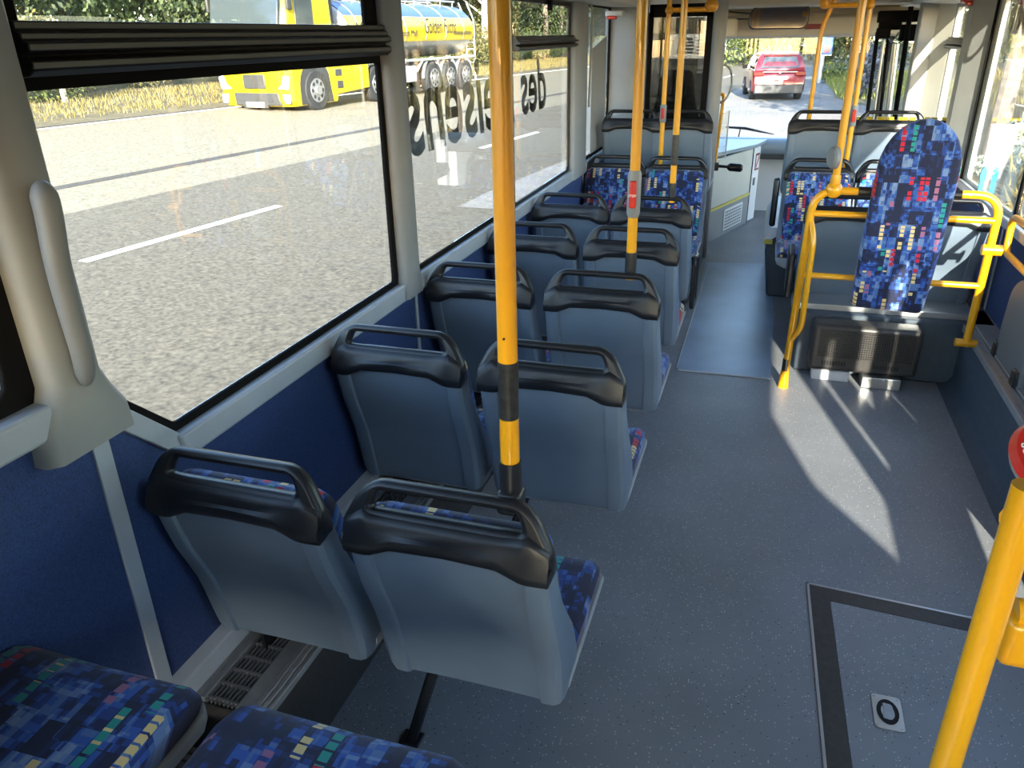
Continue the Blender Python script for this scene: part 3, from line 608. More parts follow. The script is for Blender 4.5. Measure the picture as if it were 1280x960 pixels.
def stop_button(p, za, zb, face=R(0), r=.0175):
    h = zb - za
    MB().tube([(0, 0, za), (0, 0, za + h * .08), (0, 0, zb - h * .08), (0, 0, zb)], [r + .001, r + .006, r + .006, r + .001], 16).build('button_housing', 'handle_grey', p)
    m = Matrix.Rotation(face, 4, 'Z')
    b = MB(); b.box(-.012, .012, -r - .016, -r + .004, za + h * .22, zb - h * .2); o = b.build('stop_button', 'red_plastic', p, bevel=.005, seg=3); o.rotation_euler = (0, 0, face)
    return o
sb = stop_button(p2, 1.165 - .94, 1.325 - .94)
text('lettering', 'STOP', .0115, 'white', Matrix.Translation((0, -.0342, .30)) @ Matrix.Rotation(R(90), 4, 'X'), sb, .0003, offset=.0002)
p3 = pole('grab_pole', 'yellow pole with a black band above the fifth aisle seat handle', -.452, 4.12, .94, 2.19,
          [(.955, 1.04, 'black_plastic', .003, 'pole_socket'), (1.13, 1.28, 'black_tape', .002, 'tape')], r=.016)
p4 = pole('grab_pole', 'slim yellow pole between the rear-facing and raised left seats', -.722, 5.69, .80, 2.19, [], r=.016)
stop_button(p4, .38, .50, r=.016)
gb = thing('ceiling_rail', 'short yellow overhead rail joining two slim poles at left', 'rail', (-.72, 5.69, 1.885))
MB().tube([(0, 0, 0), (.26, 0, 0)], .015, 12).build('tube', 'yellow_paint', gb)
MB().ball((0, 0, 0), .028, 14).build('joint', 'yellow_paint', gb); MB().ball((.27, 0, .02), .045, 14, (1, .8, .9)).build('joint', 'yellow_paint', gb)
MB().tube([(.28, 0, .03), (.28, -.02, .30)], .016, 12).build('tube', 'yellow_paint', gb)
p5 = pole('grab_pole', 'yellow pole clamped to the wheelchair rail, with a grey button seen edge-on', .322, 4.02, 1.03, 2.19, [(1.03, 1.12, 'yellow_paint', .006, 'clamp')], r=.0175)
MB().ball((0, 0, .02), .040, 14, (1, .9, 1)).build('clamp', 'yellow_paint', p5)
MB().tube([(-.012, -.004, .17), (-.028, -.010, .17), (-.038, -.014, .17)], [.052, .052, .042], 24).build('button_disc', 'handle_grey', p5)
p6 = pole('grab_pole', 'slim yellow pole with a red button between the right-hand seat pairs', .505, 5.69, .80, 2.19, [], r=.016)
stop_button(p6, .37, .50, r=.016)
gb = thing('ceiling_rail', 'short yellow overhead rail joining two slim poles at right', 'rail', (.50, 5.69, 1.885))
MB().tube([(0, 0, 0), (-.26, 0, 0)], .015, 12).build('tube', 'yellow_paint', gb)
MB().ball((0, 0, 0), .032, 14).build('joint', 'yellow_paint', gb); MB().ball((-.26, 0, .015), .034, 14).build('joint', 'yellow_paint', gb)
pole('grab_pole', 'yellow pole bent at the top beside the windscreen', .255, 6.2, 1.0, 2.0, [], r=.016, top=[(.258, 6.2, 1.5), (.262, 6.2, 1.72), (.275, 6.2, 1.80), (.31, 6.2, 1.90), (.36, 6.2, 2.0), (.40, 6.2, 2.1)])
# the wheelchair rail
wr_ = thing('wheelchair_rail', 'yellow tubular frame carrying the tall padded backrest', 'rail', (.215, 4.02, 0))
X0, X1 = 0, .815
MB().tube(rounded([(X0, 0, 0), (X0 + .02, 0, 1.045), (X1 + .005, 0, 1.05), (X1 - .0, 0, .32)], [0, .11, .11, 0], 8, False), .0185, 16).build('main_tube', 'yellow_paint', wr_, smooth=50)
MB().tube([(X0 + .02, 0, .935), (X1, 0, .935)], .015, 14).build('cross_tube', 'yellow_paint', wr_)
MB().tube([(X0 + .015, 0, .625), (X1, 0, .625)], .015, 14).build('cross_tube', 'yellow_paint', wr_)
MB().tube(rounded([(X0 + .022, -.0, .90), (X0 + .045, -.05, .82), (X0 + .045, -.06, .36), (X0 + .012, -.005, .28)], .08, 6, False), .0145, 12).build('hand_loop', 'yellow_paint', wr_, smooth=50)
MB().tube([(X0, 0, .10), (X0, 0, .165)], .0192, 16).build('black_band', 'black_tape', wr_)
MB().tube([(X0, 0, 0), (X0, 0, .02), (X0, 0, .095)], [.027, .026, .0215], 16).build('foot', 'yellow_paint', wr_)
MB().tube([(X1 - .05, 0, .335), (X1 + .045, 0, .335)], .02, 14).build('foot', 'yellow_paint', wr_)
MB().tube([(.215, 0, 1.047), (.30, 0, 1.047)], .0225, 16).build('sleeve', 'black_tape', wr_)
MB().tube([(X1 - .03, 0, .80), (X1 + .055, 0, .80)], .026, 16).build('clamp', 'yellow_paint', wr_, bevel=.004)
# backrest board
bd = thing('padded_board', 'tall rounded blue patterned backrest board on the yellow frame', 'backrest', (.632, 3.955, 0))
bw = .172
out = [(-bw + .005, .60), (-bw, .80), (-bw, 1.12)] + [(-bw * math.cos(k * math.pi / 14), 1.16 + .225 * math.sin(k * math.pi / 14)) for k in range(15)] + [(bw, 1.12), (bw, .80), (bw - .005, .60)]
out += [(p.x, p.y) for p in rounded([(bw - .008, .56, 0), (bw - .012, .495, 0), (-bw + .012, .495, 0), (-bw + .008, .56, 0)], .06, 5, False)]
out = out[::-1]
tilt = Matrix.Translation((0, 0, .5)) @ Matrix.Rotation(R(2.2), 4, 'Y') @ Matrix.Translation((0, 0, -.5))
plate('padding', out, [], .055, .022, 'fabric', bd, tilt @ Matrix.Rotation(R(90), 4, 'X'))
plate('back_shell', [(p[0] * .97, .9 + (p[1] - .9) * .98) for p in out], [], .016, .004, 'black_plastic', bd, Matrix.Translation((0, .032, 0)) @ tilt @ Matrix.Rotation(R(90), 4, 'X'))
MB().tube([(.17, .06, 1.047), (.235, .06, 1.047)], .022, 14).build('hinge', 'black_plastic', bd)
# near right pole with its STOP button and the yellow bracket
p7 = pole('grab_pole', 'thick yellow pole cut off by the lower right edge of the picture', .312, .852, .0, 1.292, [], r=.0175)
s7 = thing('stop_button', 'round red and grey STOP button at the right edge of the picture', 'button', (.378, .970, 1.268))
mx = Matrix.Rotation(R(20), 4, 'Z') @ Matrix.Rotation(R(-55), 4, 'X')
def disc(name, r0, r1, y0, y1, m, parent):
    rg = [[(mx @ Vector((r * math.cos(k * math.pi / 18), y, r * math.sin(k * math.pi / 18)))) for k in range(36)] for r, y in ((r0, y0), (r1, y1))]
    return MB().loft(rg).build(name, m, parent, smooth=30)
disc('housing', .0555, .050, .0, .018, 'handle_grey', s7); disc('red_ring', .054, .0575, -.008, .004, 'red_plastic', s7); disc('button', .034, .031, -.020, .0, 'handle_grey', s7)
text('lettering', 'STOP', .013, 'white', mx @ Matrix.Rotation(R(90), 4, 'X') @ Matrix.Rotation(R(82), 4, 'Z') @ Matrix.Translation((0, .039, .0092)), s7, .0003, offset=.0002)
MB().tube([(-.070, -.118, -.02), (-.045, -.07, -.055), (.0, .012, -.03)], .0165, 12).build('arm', 'yellow_paint', s7)
bk = thing('pole_bracket', 'yellow bracket behind the near right pole', 'bracket', (.388, .935, 1.03))
MB().box(-.03, .06, -.02, .02, -.045, .03).build('bracket_body', 'yellow_paint', bk, bevel=.012, seg=3)
MB().tube([(-.02, .0, .035), (.04, .0, .04)], .017, 12).build('bracket_tube', 'yellow_paint', bk)
MB().box(-.002, .022, -.0215, -.018, .0, .02).build('opening', 'slot_black', bk)
# yellow wall loop and folding seat on the right wall
lp = thing('wall_grab_loop', 'yellow loop handle on the right wall above the folded seat', 'handle', (RX, 4.0, .85))
MB().tube(rounded([(-.0, -.30, .09), (-.075, -.30, .09), (-.075, .22, .07), (-.075, .20, -.10), (-.075, -.25, -.10), (-.0, -.25, -.10)], .055, 6, False), .0165, 14).build('tube', 'yellow_paint', lp, smooth=50)
MB().cyl((0, -.30, .09), (-.008, -.30, .09), .03).build('flange', 'yellow_paint', lp)
MB().cyl((0, -.25, -.10), (-.008, -.25, -.10), .03).build('flange', 'yellow_paint', lp)
fs = thing('folding_seat', 'folded grey tip-up seat against the right wall', 'seat', (RX - .075, 3.70, 0))
so = [(p.x, p.y) for p in rounded([(-.22, .30, 0), (.17, .30, 0), (.225, .42, 0), (.20, .66, 0), (.12, .73, 0), (-.15, .73, 0), (-.22, .66, 0)], .07, 5)]
plate('seat_shell', so, [], .05, .02, 'mid_grey', fs, PX)
MB().box(-.035, .055, .17, .235, .30, .40).build('hinge', 'black_plastic', fs, bevel=.015, seg=3)
MB().box(-.04, .055, -.20, -.12, .29, .40).build('hinge', 'black_plastic', fs, bevel=.015, seg=3)
MB().box(.02, .075, -.22, .22, .33, .39).build('wall_bracket', 'black_plastic', fs)
# grab handle on the left pillar
gh = thing('pillar_handle', 'long curved grey grab handle on the wide left window pillar', 'handle', (LX + .05, 1.0, 1.2))
hp = spline([(.006, .012, -.035), (.022, .006, .03), (.032, -.004, .12), (.035, -.005, .21), (.034, .004, .29), (.030, .008, .345)], 6)
n_ = len(hp); MB().tube(hp, [(.0205 - .002 * math.cos(math.pi * k / (n_ - 1))) * min(1, math.sqrt((min(k, n_ - 1 - k) + .25) / 3.5)) for k in range(n_)], 14).build('grip', 'handle_grey', gh, smooth=60)
MB().tube([hp[-9] , hp[-8]], .0215, 14).build('joint_line', 'mid_grey', gh)
MB().ball((.030, .022, .33), .007, 8, (.6, .6, 1)).build('marker', 'yellow_edge', gh)
MB().ball((.012, .030, -.008), .007, 8, (.6, .6, 1)).build('marker', 'yellow_edge', gh)
# emergency hammers
def hammer(x, y, z, lab, m2='white_panel'):
    t = thing('hammer_holder', lab, 'hammer', (x, y, z))
    MB().box(-.06, .06, -.07, .07, 0, .035).build('housing', m2, t, bevel=.012, seg=3)
    MB().box(-.045, .02, -.085, -.03, -.018, .004).build('red_hammer', 'red_plastic', t, bevel=.005)
hammer(-1.13, 5.95, 1.862, 'small pale box with a red hammer at the top of the left front window')
hammer(1.13, 6.05, 1.885, 'red emergency hammer at the top of the right front window', 'red_plastic')
cb = MB().tube(spline([(LX + .03, 5.5, 1.93), (LX + .045, 5.46, 1.80), (LX + .045, 5.44, 1.5), (LX + .04, 5.44, 1.3)]), .008, 8).build('cable_cover', 'grey_trim', smooth=60)
tag(cb, 'slim pale cable cover running down the third left pillar', 'cable')
# ------------------------------------------------------------------ driver's cab
cp_ = MB().tube([(-.452, 6.62, 0), (-.452, 6.62, 2.1)], .052, 20).build('cab_post', 'wall_grey', smooth=60); tag(cp_, 'round grey post beside the driver cab', 'post')
pt = thing('cab_partition', 'dark framed glass partition behind the driver', 'partition', (0, 6.62, 0))
MB().box(-.99, -.505, -.01, .01, .5, .95).build('lower_panel', 'black_frame', pt)
MB().box(-.985, -.955, -.015, .015, .5, 1.95).build('frame_post', 'black_frame', pt); MB().box(-.55, -.505, -.015, .015, .5, 1.95).build('frame_post', 'black_frame', pt)
MB().box(-.985, -.505, -.015, .015, 1.86, 1.95).build('frame_bar', 'black_frame', pt)
MB().box(-.955, -.55, -.004, .004, .95, 1.86).build('pane', 'glass_smoked', pt)
ds = thing('driver_seat', 'black high-backed driver seat behind the partition glass', 'seat', (-.84, 7.45, 0))
so = [(p.x, p.y) for p in rounded([(-.24, .55, 0), (.24, .55, 0), (.25, .95, 0), (.17, 1.20, 0), (.14, 1.45, 0), (-.14, 1.45, 0), (-.17, 1.20, 0), (-.25, .95, 0)], .07, 5)]
plate('backrest', so, [], .11, .04, 'black_plastic', ds)
MB().box(-.24, .24, .0, .50, .45, .57).build('seat_cushion', 'black_plastic', ds, bevel=.05, seg=3)
MB().cyl((0, .22, 0), (0, .22, .45), .12).build('pedestal', 'black_plastic', ds)
MB().tube(rounded([(-.12, -.07, 1.1), (-.12, -.085, 1.3), (.12, -.085, 1.3), (.12, -.07, 1.1)], .04, 4, False), .012, 8).build('grab_rail', 'black_plastic', ds)
wl_ = thing('steering_wheel', 'dark steering wheel low behind the driver seat', 'steering wheel', (-.80, 8.1, .86))
MB().tube([(.22 * math.cos(k * math.pi / 12), .20 * math.sin(k * math.pi / 12), .09 * math.sin(k * math.pi / 12)) for k in range(24)], .014, 8, True).build('rim', 'mid_grey', wl_)
sp_ = MB()
for k in range(3): a = k * 2.094 + .5; sp_.tube([(0, 0, 0), (.22 * math.cos(a), .20 * math.sin(a), .09 * math.sin(a))], .012, 8)
sp_.build('spokes', 'mid_grey', wl_); MB().cyl((0, 0, 0), (0, .12, -.4), .03).build('column', 'black_plastic', wl_)
# cab door: angled from (-.44,7.15) to (-.07,8.25)
A, B = Vector((-.455, 7.05, 0)), Vector((-.10, 8.12, 0)); dv = (B - A); LN = dv.length; ang = math.atan2(dv.y, dv.x)
cd_ = thing('cab_door', 'cream driver cab door with yellow-edged grey kick panel and vent', 'door', tuple(A), ang)
MB().box(0, LN - .10, 0, .035, .30, .72).build('upper_panel', 'cream_panel', cd_, bevel=.008)
MB().box(.0, LN - .10, -.004, .035, .275, .30).build('yellow_trim', 'yellow_edge', cd_)
MB().prism([(0, .0), (LN - .10, .0), (LN - .10, .275), (0, .275)], 'y', 0, .03).build('kick_panel', 'wall_grey', cd_)
MB().box(-.03, .0, -.006, .036, .0, .30).build('yellow_trim', 'yellow_edge', cd_)
v = MB().box(.40, .86, -.008, .0, .04, .24).build('vent', 'white', cd_, bevel=.004)
g = MB()
for i in range(11):
    for j in range(6): g.box(.425 + i * .038, .425 + i * .038 + .022, -.010, -.007, .056 + j * .029, .056 + j * .029 + .018)
g.build('vent_slots', 'mid_grey', v)
MB().box(LN - .098, LN - .085, -.002, .03, 0, .72).build('gap', 'slot_black', cd_)
MB().box(LN - .085, LN + .10, -.004, .05, .01, .72).build('end_panel', 'white', cd_, bevel=.01)
MB().box(LN - .03, LN + .07, -.007, -.003, .50, .66).build('sticker', 'red_faded', cd_)
MB().box(LN - .02, LN + .06, -.009, -.006, .52, .64).build('sticker_center', 'white', cd_)
MB().box(LN + .01, LN + .03, -.011, -.008, .52, .64, Matrix.Rotation(R(35), 3, 'Y')).build('sticker_bar', 'red_plastic', cd_)
MB().box(LN - .04, LN - .0, -.012, -.003, .36, .43).build('lock', 'mid_grey', cd_)
ct = MB().prism([(-.42, 7.35), (-.10, 8.02), (-.02, 8.40), (-.62, 8.40)], 'z', .725, .76).build('cash_desk_top', 'dash_blue', bevel=.008); tag(ct, 'pale blue top of the cash desk beside the driver', 'shelf')
px_ = thing('plexiglass_screen', 'clear plastic screen standing on the cab door', 'screen', (-.46, 7.0, .72), ang)
MB().box(.02, .36, .01, .016, -.0, .40).build('sheet', 'plexi', px_); MB().box(.36, .366, .008, .018, .0, .40).build('sheet_edge', 'white', px_)
ar = thing('swivel_arm', 'black knob on a short arm sticking out from the cab post', 'arm', (-.47, 6.85, .70))
MB().box(.01, .035, -.19, .02, -.20, .12).build('mount_bar', 'black_plastic', ar, bevel=.005); MB().box(.035, .09, -.03, .03, -.015, .05).build('joint', 'black_plastic', ar, bevel=.006)
MB().tube([(.09, 0, .02), (.19, 0, .015)], .012, 10).build('arm_rod', 'black_plastic', ar)
MB().tube([(.16, 0, .015), (.18, 0, .015), (.27, 0, .01), (.285, 0, .01)], [.018, .033, .033, .02], 16).build('knob', 'black_plastic', ar)
yh = thing('grab_bar', 'yellow upright grab bar on the cab door edge', 'handle', (-.44, 6.95, .98))
MB().tube(rounded([(-.03, -.28, .30), (-.03, 0, .30), (.045, 0, .30), (.02, 0, -.265)], .02, 4, False), .014, 10).build('bar', 'yellow_paint', yh)
MB().tube([(-.03, 0, .24), (.04, 0, .24)], .012, 10).build('bar', 'yellow_paint', yh)
hs = MB().tube(spline([(-.40, 6.7, 1.52), (-.345, 6.7, 1.47), (-.33, 6.7, 1.36), (-.36, 6.7, 1.27), (-.41, 6.7, 1.23)], 6), .008, 10).build('hose', 'handle_grey', smooth=60); tag(hs, 'curved grey hose on the cab post', 'hose')
# dashboard, mirror, wiper
db = thing('dashboard', 'blue-grey dashboard roll under the windscreen', 'dashboard', (0, 8.5, 0))
MB().loft([[(x, .14 * math.cos(a) + .02, .68 + .085 * math.sin(a)) for a in [k * math.pi / 8 for k in range(16)]] for x in (-1.2, -.5, .2, 1.0)]).build('roll', 'dash_blue', db, smooth=50)
MB().box(-.95, 1.0, -.06, .12, .56, .64).build('lower_edge', 'dash_dark', db, bevel=.01)
MB().box(-1.2, -.5, -.45, .1, .5, .80).build('instrument_panel', 'dash_dark', db, bevel=.05, seg=3)
wp = thing('wiper', 'black windscreen wiper lying over the dashboard', 'wiper', (-.3, 8.8, .80))
MB().tube([(-.15, 0, .03), (.05, 0, .02), (.20, 0, -.01), (.34, 0, -.035)], [.010, .014, .010, .004], 8).build('blade', 'black_plastic', wp)
MB().tube([(0, 0, .02), (-.02, 0, -.12)], .006, 8).build('arm', 'black_plastic', wp)
mr = thing('interior_mirror', 'rounded black-framed interior mirror above the windscreen', 'mirror', (-.035, 8.05, 1.858))
mo = [(p.x, p.y) for p in rounded([(-.255, -.095, 0), (.245, -.10, 0), (.265, .0, 0), (.245, .10, 0), (-.225, .095, 0), (-.27, .0, 0)], .07, 5)]
tl = Matrix.Rotation(R(.2), 4, 'X') @ Matrix.Rotation(R(90), 4, 'X')
plate('mirror_frame', mo, [], .03, .008, 'black_plastic', mr, tl)
plate('mirror_glass', [(a * .95, b * .9) for a, b in mo], [], .004, .001, 'mirror', mr, Matrix.Rotation(R(.2), 4, 'X') @ Matrix.Translation((0, -.0165, 0)) @ Matrix.Rotation(R(90), 4, 'X'))
MB().tube([(-.2, .02, .03), (-.45, .15, .06)], .006, 8).build('arm', 'black_plastic', mr); MB().tube([(-.2, .02, -.01), (-.45, .15, .0)], .006, 8).build('arm', 'black_plastic', mr)
# hazard striped rail behind the right raised seats
hz = thing('striped_rail', 'low black rail with yellow stripes behind the raised right seats', 'rail', (.60, 6.32, 1.165))
MB().box(-.02, .60, -.01, .02, -.03, -.012).build('rail_bar', 'black_plastic', hz)
g = MB()
for i in range(9): g.box(-.02 + i * .07, -.02 + i * .07 + (.062 if i % 2 == 0 else .04), -.015, .02, -.012, .008)
g.build('yellow_blocks', 'truck_yellow', hz)
MB().box(-.02, .60, -.005, .012, -.60, -.03).build('rail_panel', 'white_panel', hz)
# front door with its linkage
fd = thing('front_door', 'folding glass front door with black frames and silver posts', 'door', (0, 0, 0))
def dpost(px0, py0, px1, py1, y, r, m, nm_):
    a, b = at(px0, py0, 'y', y), at(px1, py1, 'y', y); MB().tube([tuple(a), tuple(b)], r, 12).build(nm_, m, fd)
dpost(1097, 40, 1080, 175, 7.75, .016, 'black_frame', 'leaf_frame'); dpost(1105, 50, 1088, 175, 7.77, .010, 'steel', 'leaf_edge')
dpost(1112, 25, 1097, 178, 7.8, .012, 'black_frame', 'leaf_frame'); dpost(1120, 55, 1105, 178, 7.82, .028, 'steel', 'silver_post')
dpost(1139, 8, 1114, 178, 7.6, .020, 'black_frame', 'leaf_frame'); dpost(1146, 45, 1128, 178, 7.62, .009, 'steel', 'leaf_edge')
for px_a, py_a, px_b, py_b, y in ((1098, 17, 1150, 24, 7.7), (1096, 38, 1112, 45, 7.7), (1126, 34, 1148, 48, 7.65), (1100, 24, 1126, 34, 7.75)):
    a, b = at(px_a, py_a, 'y', y), at(px_b, py_b, 'y', y)
    MB().box(min(a.x, b.x), max(a.x, b.x), y - .05, y + .05, min(a.z, b.z) - .02, max(a.z, b.z) + .02).build('door_linkage', 'black_frame', fd, bevel=.01)
MB().tube([tuple(at(1125, 40, 'y', 7.7)), tuple(at(1115, 52, 'y', 7.7)), tuple(at(1103, 36, 'y', 7.7))], .012, 8).build('link_arm', 'steel', fd)
a = MB(); c0, c1 = at(1085, 172, 'y', 7.95), at(1128, 172, 'y', 7.95); a.box(c0.x, c1.x, 7.95, 7.955, .1, 1.85); a.build('pane', 'glass', fd)
bc = thing('ticket_validator', 'small bright blue reader on the sill behind the yellow rail', 'reader', (RX - .015, 5.19, .908))
MB().loft([[(.016 * math.cos(k * .5236), -.012 + 0 * z, .05 + .05 * math.sin(k * .5236)) if z == 0 else (.016 * math.cos(k * .5236), .012, .05 + .05 * math.sin(k * .5236)) for k in range(12)] for z in (0, 1)]).build('reader_disc', 'cyan', bc)
MB().box(-.012, .012, -.01, .01, -.06, .01).build('stem', 'cyan', bc)
# ------------------------------------------------------------------ outside
rd, ra = Vector((.109, .994, 0)), Vector((-.994, .109, 0))
def gz(x): return -.33 + max(0.0, (-x - 4)) * .039
def G(along, side, dz=0.0):
    p = rd * along + ra * side; p.z = gz(p.x) + dz; return p
def strip(name, m, a0, a1, s0, s1, dz, label, kind='structure', cat='ground', n=24):
    mb = MB(); cuts = sorted(set([s0, s1] + [s for s in [4 + k * .6 for k in range(6)] if s0 < s < s1])); vs = []; fs = []
    for i in range(n + 1):
        for s_ in cuts: vs.append(G(a0 + (a1 - a0) * i / n, s_, dz))
    k = len(cuts)
    for i in range(n):
        for j in range(k - 1): q = i * k + j; fs.append((q, q + 1, q + k + 1, q + k))
    mb.add(vs, fs); o = mb.build(name, m, smooth=None); o['kind'] = kind; o['label'] = label; o['category'] = cat; return o
strip('ground', 'asphalt', -60, 140, -30, 9.02, 0, 'grey asphalt road beside the bus')
strip('road_bay', 'asphalt_pale', 9.2, 75, -1.8, 5.0, .004, 'pale asphalt of the bus bay ahead')
strip('road_slab', 'concrete', -60, 140, 9.02, 16.4, .0, 'pale concrete lane on the far side of the road')
strip('road_joint', 'tar', -40, 140, 10.42, 10.66, .004, 'dark tar joint along the pale lane')
strip('road_edge', 'verge', -60, 140, 16.4, 24, .03, 'dry verge beyond the road')
strip('forest_ground', 'forest_floor', -60, 160, 24, 80, .02, 'forest floor')
strip('kerb', 'tar', -40, 140, 16.32, 16.5, .05, 'low dark kerb of the far lane')
for k in range(-1, 9):
    a0 = 5.12 + 9.1 * k
    q = MB(); q.add([G(a0, 6.97, .006), G(a0 + 3.0, 6.97, .006), G(a0 + 3.0, 7.10, .006), G(a0, 7.10, .006)], [(0, 1, 2, 3)])
    tag(q.build('lane_dash', 'paint_white', smooth=None), 'white lane dash painted on the asphalt beside the bus' if k == 0 else ('far white lane dash seen through the lettered window' if k == 1 else 'small distant white lane dash further up the road'), 'road marking', 'lane dashes')
q = MB().add([(-.6, 9.3, -.322), (.15, 10.5, -.322), (.75, 20, -.322), (1.6, 30, -.322), (2.4, 40, -.322), (3.2, 40, -.322), (2.6, 26, -.322), (2.5, 8.8, -.322), (1.6, 8.0, -.322), (1.6, -12, -.322), (2.6, -12, -.322), (4.2, 9, -.322), (4.6, 20, -.322), (2.62, 26.05, -.322)], [(0, 1, 2, 3, 4, 5, 6, 7, 8), (8, 9, 10, 11, 7), (7, 11, 12, 13, 6)])
struct(q.build('pavement', 'pavement', smooth=None), 'pale paved footpath ahead on the right', 'ground')
q = MB().add([(2.62, 26, -.315), (1.9, 29, -.315), (2.6, 41, -.315), (30, 60, -.315), (60, 20, -.315), (40, -30, -.315), (2.7, -30, -.315), (3.0, 9, -.315)], [tuple(range(8))])
struct(q.build('grass_ground', 'verge', smooth=None), 'dry ground on the right', 'ground')
def leaves(mb, c, rad, n, size, hollow=.35, rnd=random):
    for _ in range(n):
        while True:
            p = Vector((rnd.uniform(-1, 1), rnd.uniform(-1, 1), rnd.uniform(-1, 1)))
            if hollow < p.length < 1: break
        p = Vector((p.x * rad[0], p.y * rad[1], p.z * rad[2])) + Vector(c)
        a = Vector((rnd.gauss(0, 1), rnd.gauss(0, 1), rnd.gauss(0, 1))).normalized(); b = a.orthogonal().normalized(); c2 = a.cross(b); s = size * rnd.uniform(.6, 1.3)
        mb.add([p - b * s, p - c2 * s * .6, p + b * s, p + c2 * s * .6], [(0, 1, 2, 3)])
def mesh_of(mb, m):
    me = bpy.data.meshes.new('m'); me.from_pydata(mb.v, [], mb.f); me.materials.append(M[m]); return me
rn = random.Random(3)
bush_m = []
for m_, nl in (('leaf_green', 1500), ('leaf_dark', 1500), ('leaf_autumn', 1300)):
    b = MB()
    for _ in range(7): leaves(b, (rn.uniform(-.9, .9), rn.uniform(-.6, .6), rn.uniform(.5, 1.7)), (.75, .7, .65), nl // 4, .055, .3, rn)
    bush_m.append(mesh_of(b, m_))
tree_m = []; trunk_m = []
for k, m_ in enumerate(('leaf_green', 'leaf_dark', 'leaf_autumn')):
    b = MB()
    for _ in range(12):
        a = rn.uniform(0, 6.3); r_ = rn.uniform(.3, 1.9); leaves(b, (r_ * math.cos(a), r_ * math.sin(a), rn.uniform(2.6, 7.5)), (1.1, 1.1, .9), 260, .12, .2, rn)
    tree_m.append(mesh_of(b, m_))
    b = MB(); b.tube([(0, 0, -.2), (.05, .02, 2), (.12 * k, .1, 4), (.1, .2, 7.5)], [.17, .13, .11, .04], 9)
    for _ in range(6): a = rn.uniform(0, 6.3); z = rn.uniform(1.6, 5); b.tube([(.05, .05, z), (1.2 * math.cos(a), 1.2 * math.sin(a), z + .9)], [.05, .015], 6)
    trunk_m.append(mesh_of(b, 'bark' if k != 2 else 'bark_birch'))
def tree(x, y, k, sc, label, group, sz=1.0):
    t = thing('tree', label, 'tree', (x, y, gz(x)), rn.uniform(0, 6.28), group); t.scale = (sc, sc, sc * sz)
    for nm_, me in (('crown', tree_m[k]), ('trunk', trunk_m[k])): o = bpy.data.objects.new(nm_, me); C.objects.link(o); o.parent = t
def bush(x, y, k, sc, label, group, sz=1.0):
    o = bpy.data.objects.new('bush', bush_m[k]); C.objects.link(o); o.location = (x, y, gz(x) - .1); o.rotation_euler = (0, 0, rn.uniform(0, 6.28)); o.scale = (sc, sc, sc * sz); tag(o, label, 'bush', group)
TL = ['leafy green tree in the forest edge across the road', 'dark green tree in the forest edge across the road', 'yellowing pale-barked tree in the forest edge across the road']
BL = ['green bush in the undergrowth across the road', 'dark bush in the undergrowth across the road', 'yellow-brown bush in the undergrowth across the road']
for i in range(56):
    al = 4 + i * 1.75 + rn.uniform(-.5, .5); sd_ = 22.5 + rn.uniform(-.8, 1.2) - (3.0 if al > 60 else 0); p = G(al, sd_); k = rn.choice((0, 0, 1, 2)); bush(p.x, p.y, k, rn.uniform(.9, 1.25), BL[k], 'roadside bushes across the road', rn.uniform(.6, 1.1))
for i in range(40):
    al = 6 + i * 2.6 + rn.uniform(-.8, .8); p = G(al, 25.5 + rn.uniform(-.8, 1.5)); k = rn.choice((0, 1, 1)); bush(p.x, p.y, k, rn.uniform(1.5, 1.9), BL[k], 'roadside bushes across the road', 1.3)
for i in range(22):
    p = G(-2 + i * 5.0, 33 + rn.uniform(-1, 1)); k = rn.choice((0, 1, 1)); bush(p.x, p.y, k, 3.4, BL[k], 'roadside bushes across the road', 1.0)
for i in range(44):
    al = 6 + i * 2.3 + rn.uniform(-1, 1); p = G(al, 24.5 + rn.uniform(-1.2, 6)); k = rn.choice((0, 1, 2)); tree(p.x, p.y, k, rn.uniform(1.0, 1.5), TL[k], 'trees across the road')
for i in range(26):
    x = -9 + i * 1.25 + rn.uniform(-.4, .4); y = (58 if x > -2 else 72) + rn.uniform(-1.5, 1.5); k = rn.choice((0, 0, 1, 2)); bush(x, y, k, rn.uniform(1.6, 2.2), ['green bush at the far end of the road ahead', 'dark bush at the far end of the road ahead', 'yellow-brown bush at the far end of the road ahead'][k], 'bushes at the far end of the road', 1.2)
for i in range(12):
    x = -16 + i * 3.6 + rn.uniform(-1, 1); k = rn.choice((0, 1, 2)); tree(x, 66 + rn.uniform(-3, 3), k, 1.6, ['green tree beyond the end of the road ahead', 'dark tree beyond the end of the road ahead', 'yellowing pale-barked tree beyond the end of the road ahead'][k], 'trees at the far end of the road')
for x, y, k, s in ((3.75, 15.8, 0, 1.0), (6.8, 11, 0, .85), (8.5, 16, 1, 1.2), (5.6, 21, 0, 1.0), (9.5, 27, 1, 1.4), (6.4, 31, 0, 1.2), (7.8, 37, 0, 1.3), (9.5, 40, 1, 1.4), (13, 48, 0, 1.4), (14, 36, 1, 1.5), (18, 44, 1, 1.5), (22, 52, 0, 1.6)):
    tree(x, y, k, s, ['leafy green tree on the right verge ahead of the bus', 'dark green tree on the right verge ahead of the bus'][k], 'trees on the right verge')
for x, y, k, s in ((4.3, 44, 0, .8), (5.5, 47, 1, .9), (7.5, 46, 0, 1.0), (9.5, 47, 1, 1.1), (12, 44, 0, 1.3), (14, 42, 1, 1.4), (16, 40, 0, 1.4), (19, 38, 1, 1.5), (22, 34, 0, 1.5), (25, 30, 1, 1.6)):
    bush(x, y, k, s, ['green bush at the back of the right verge', 'dark bush at the back of the right verge'][k], 'bushes behind the right verge')
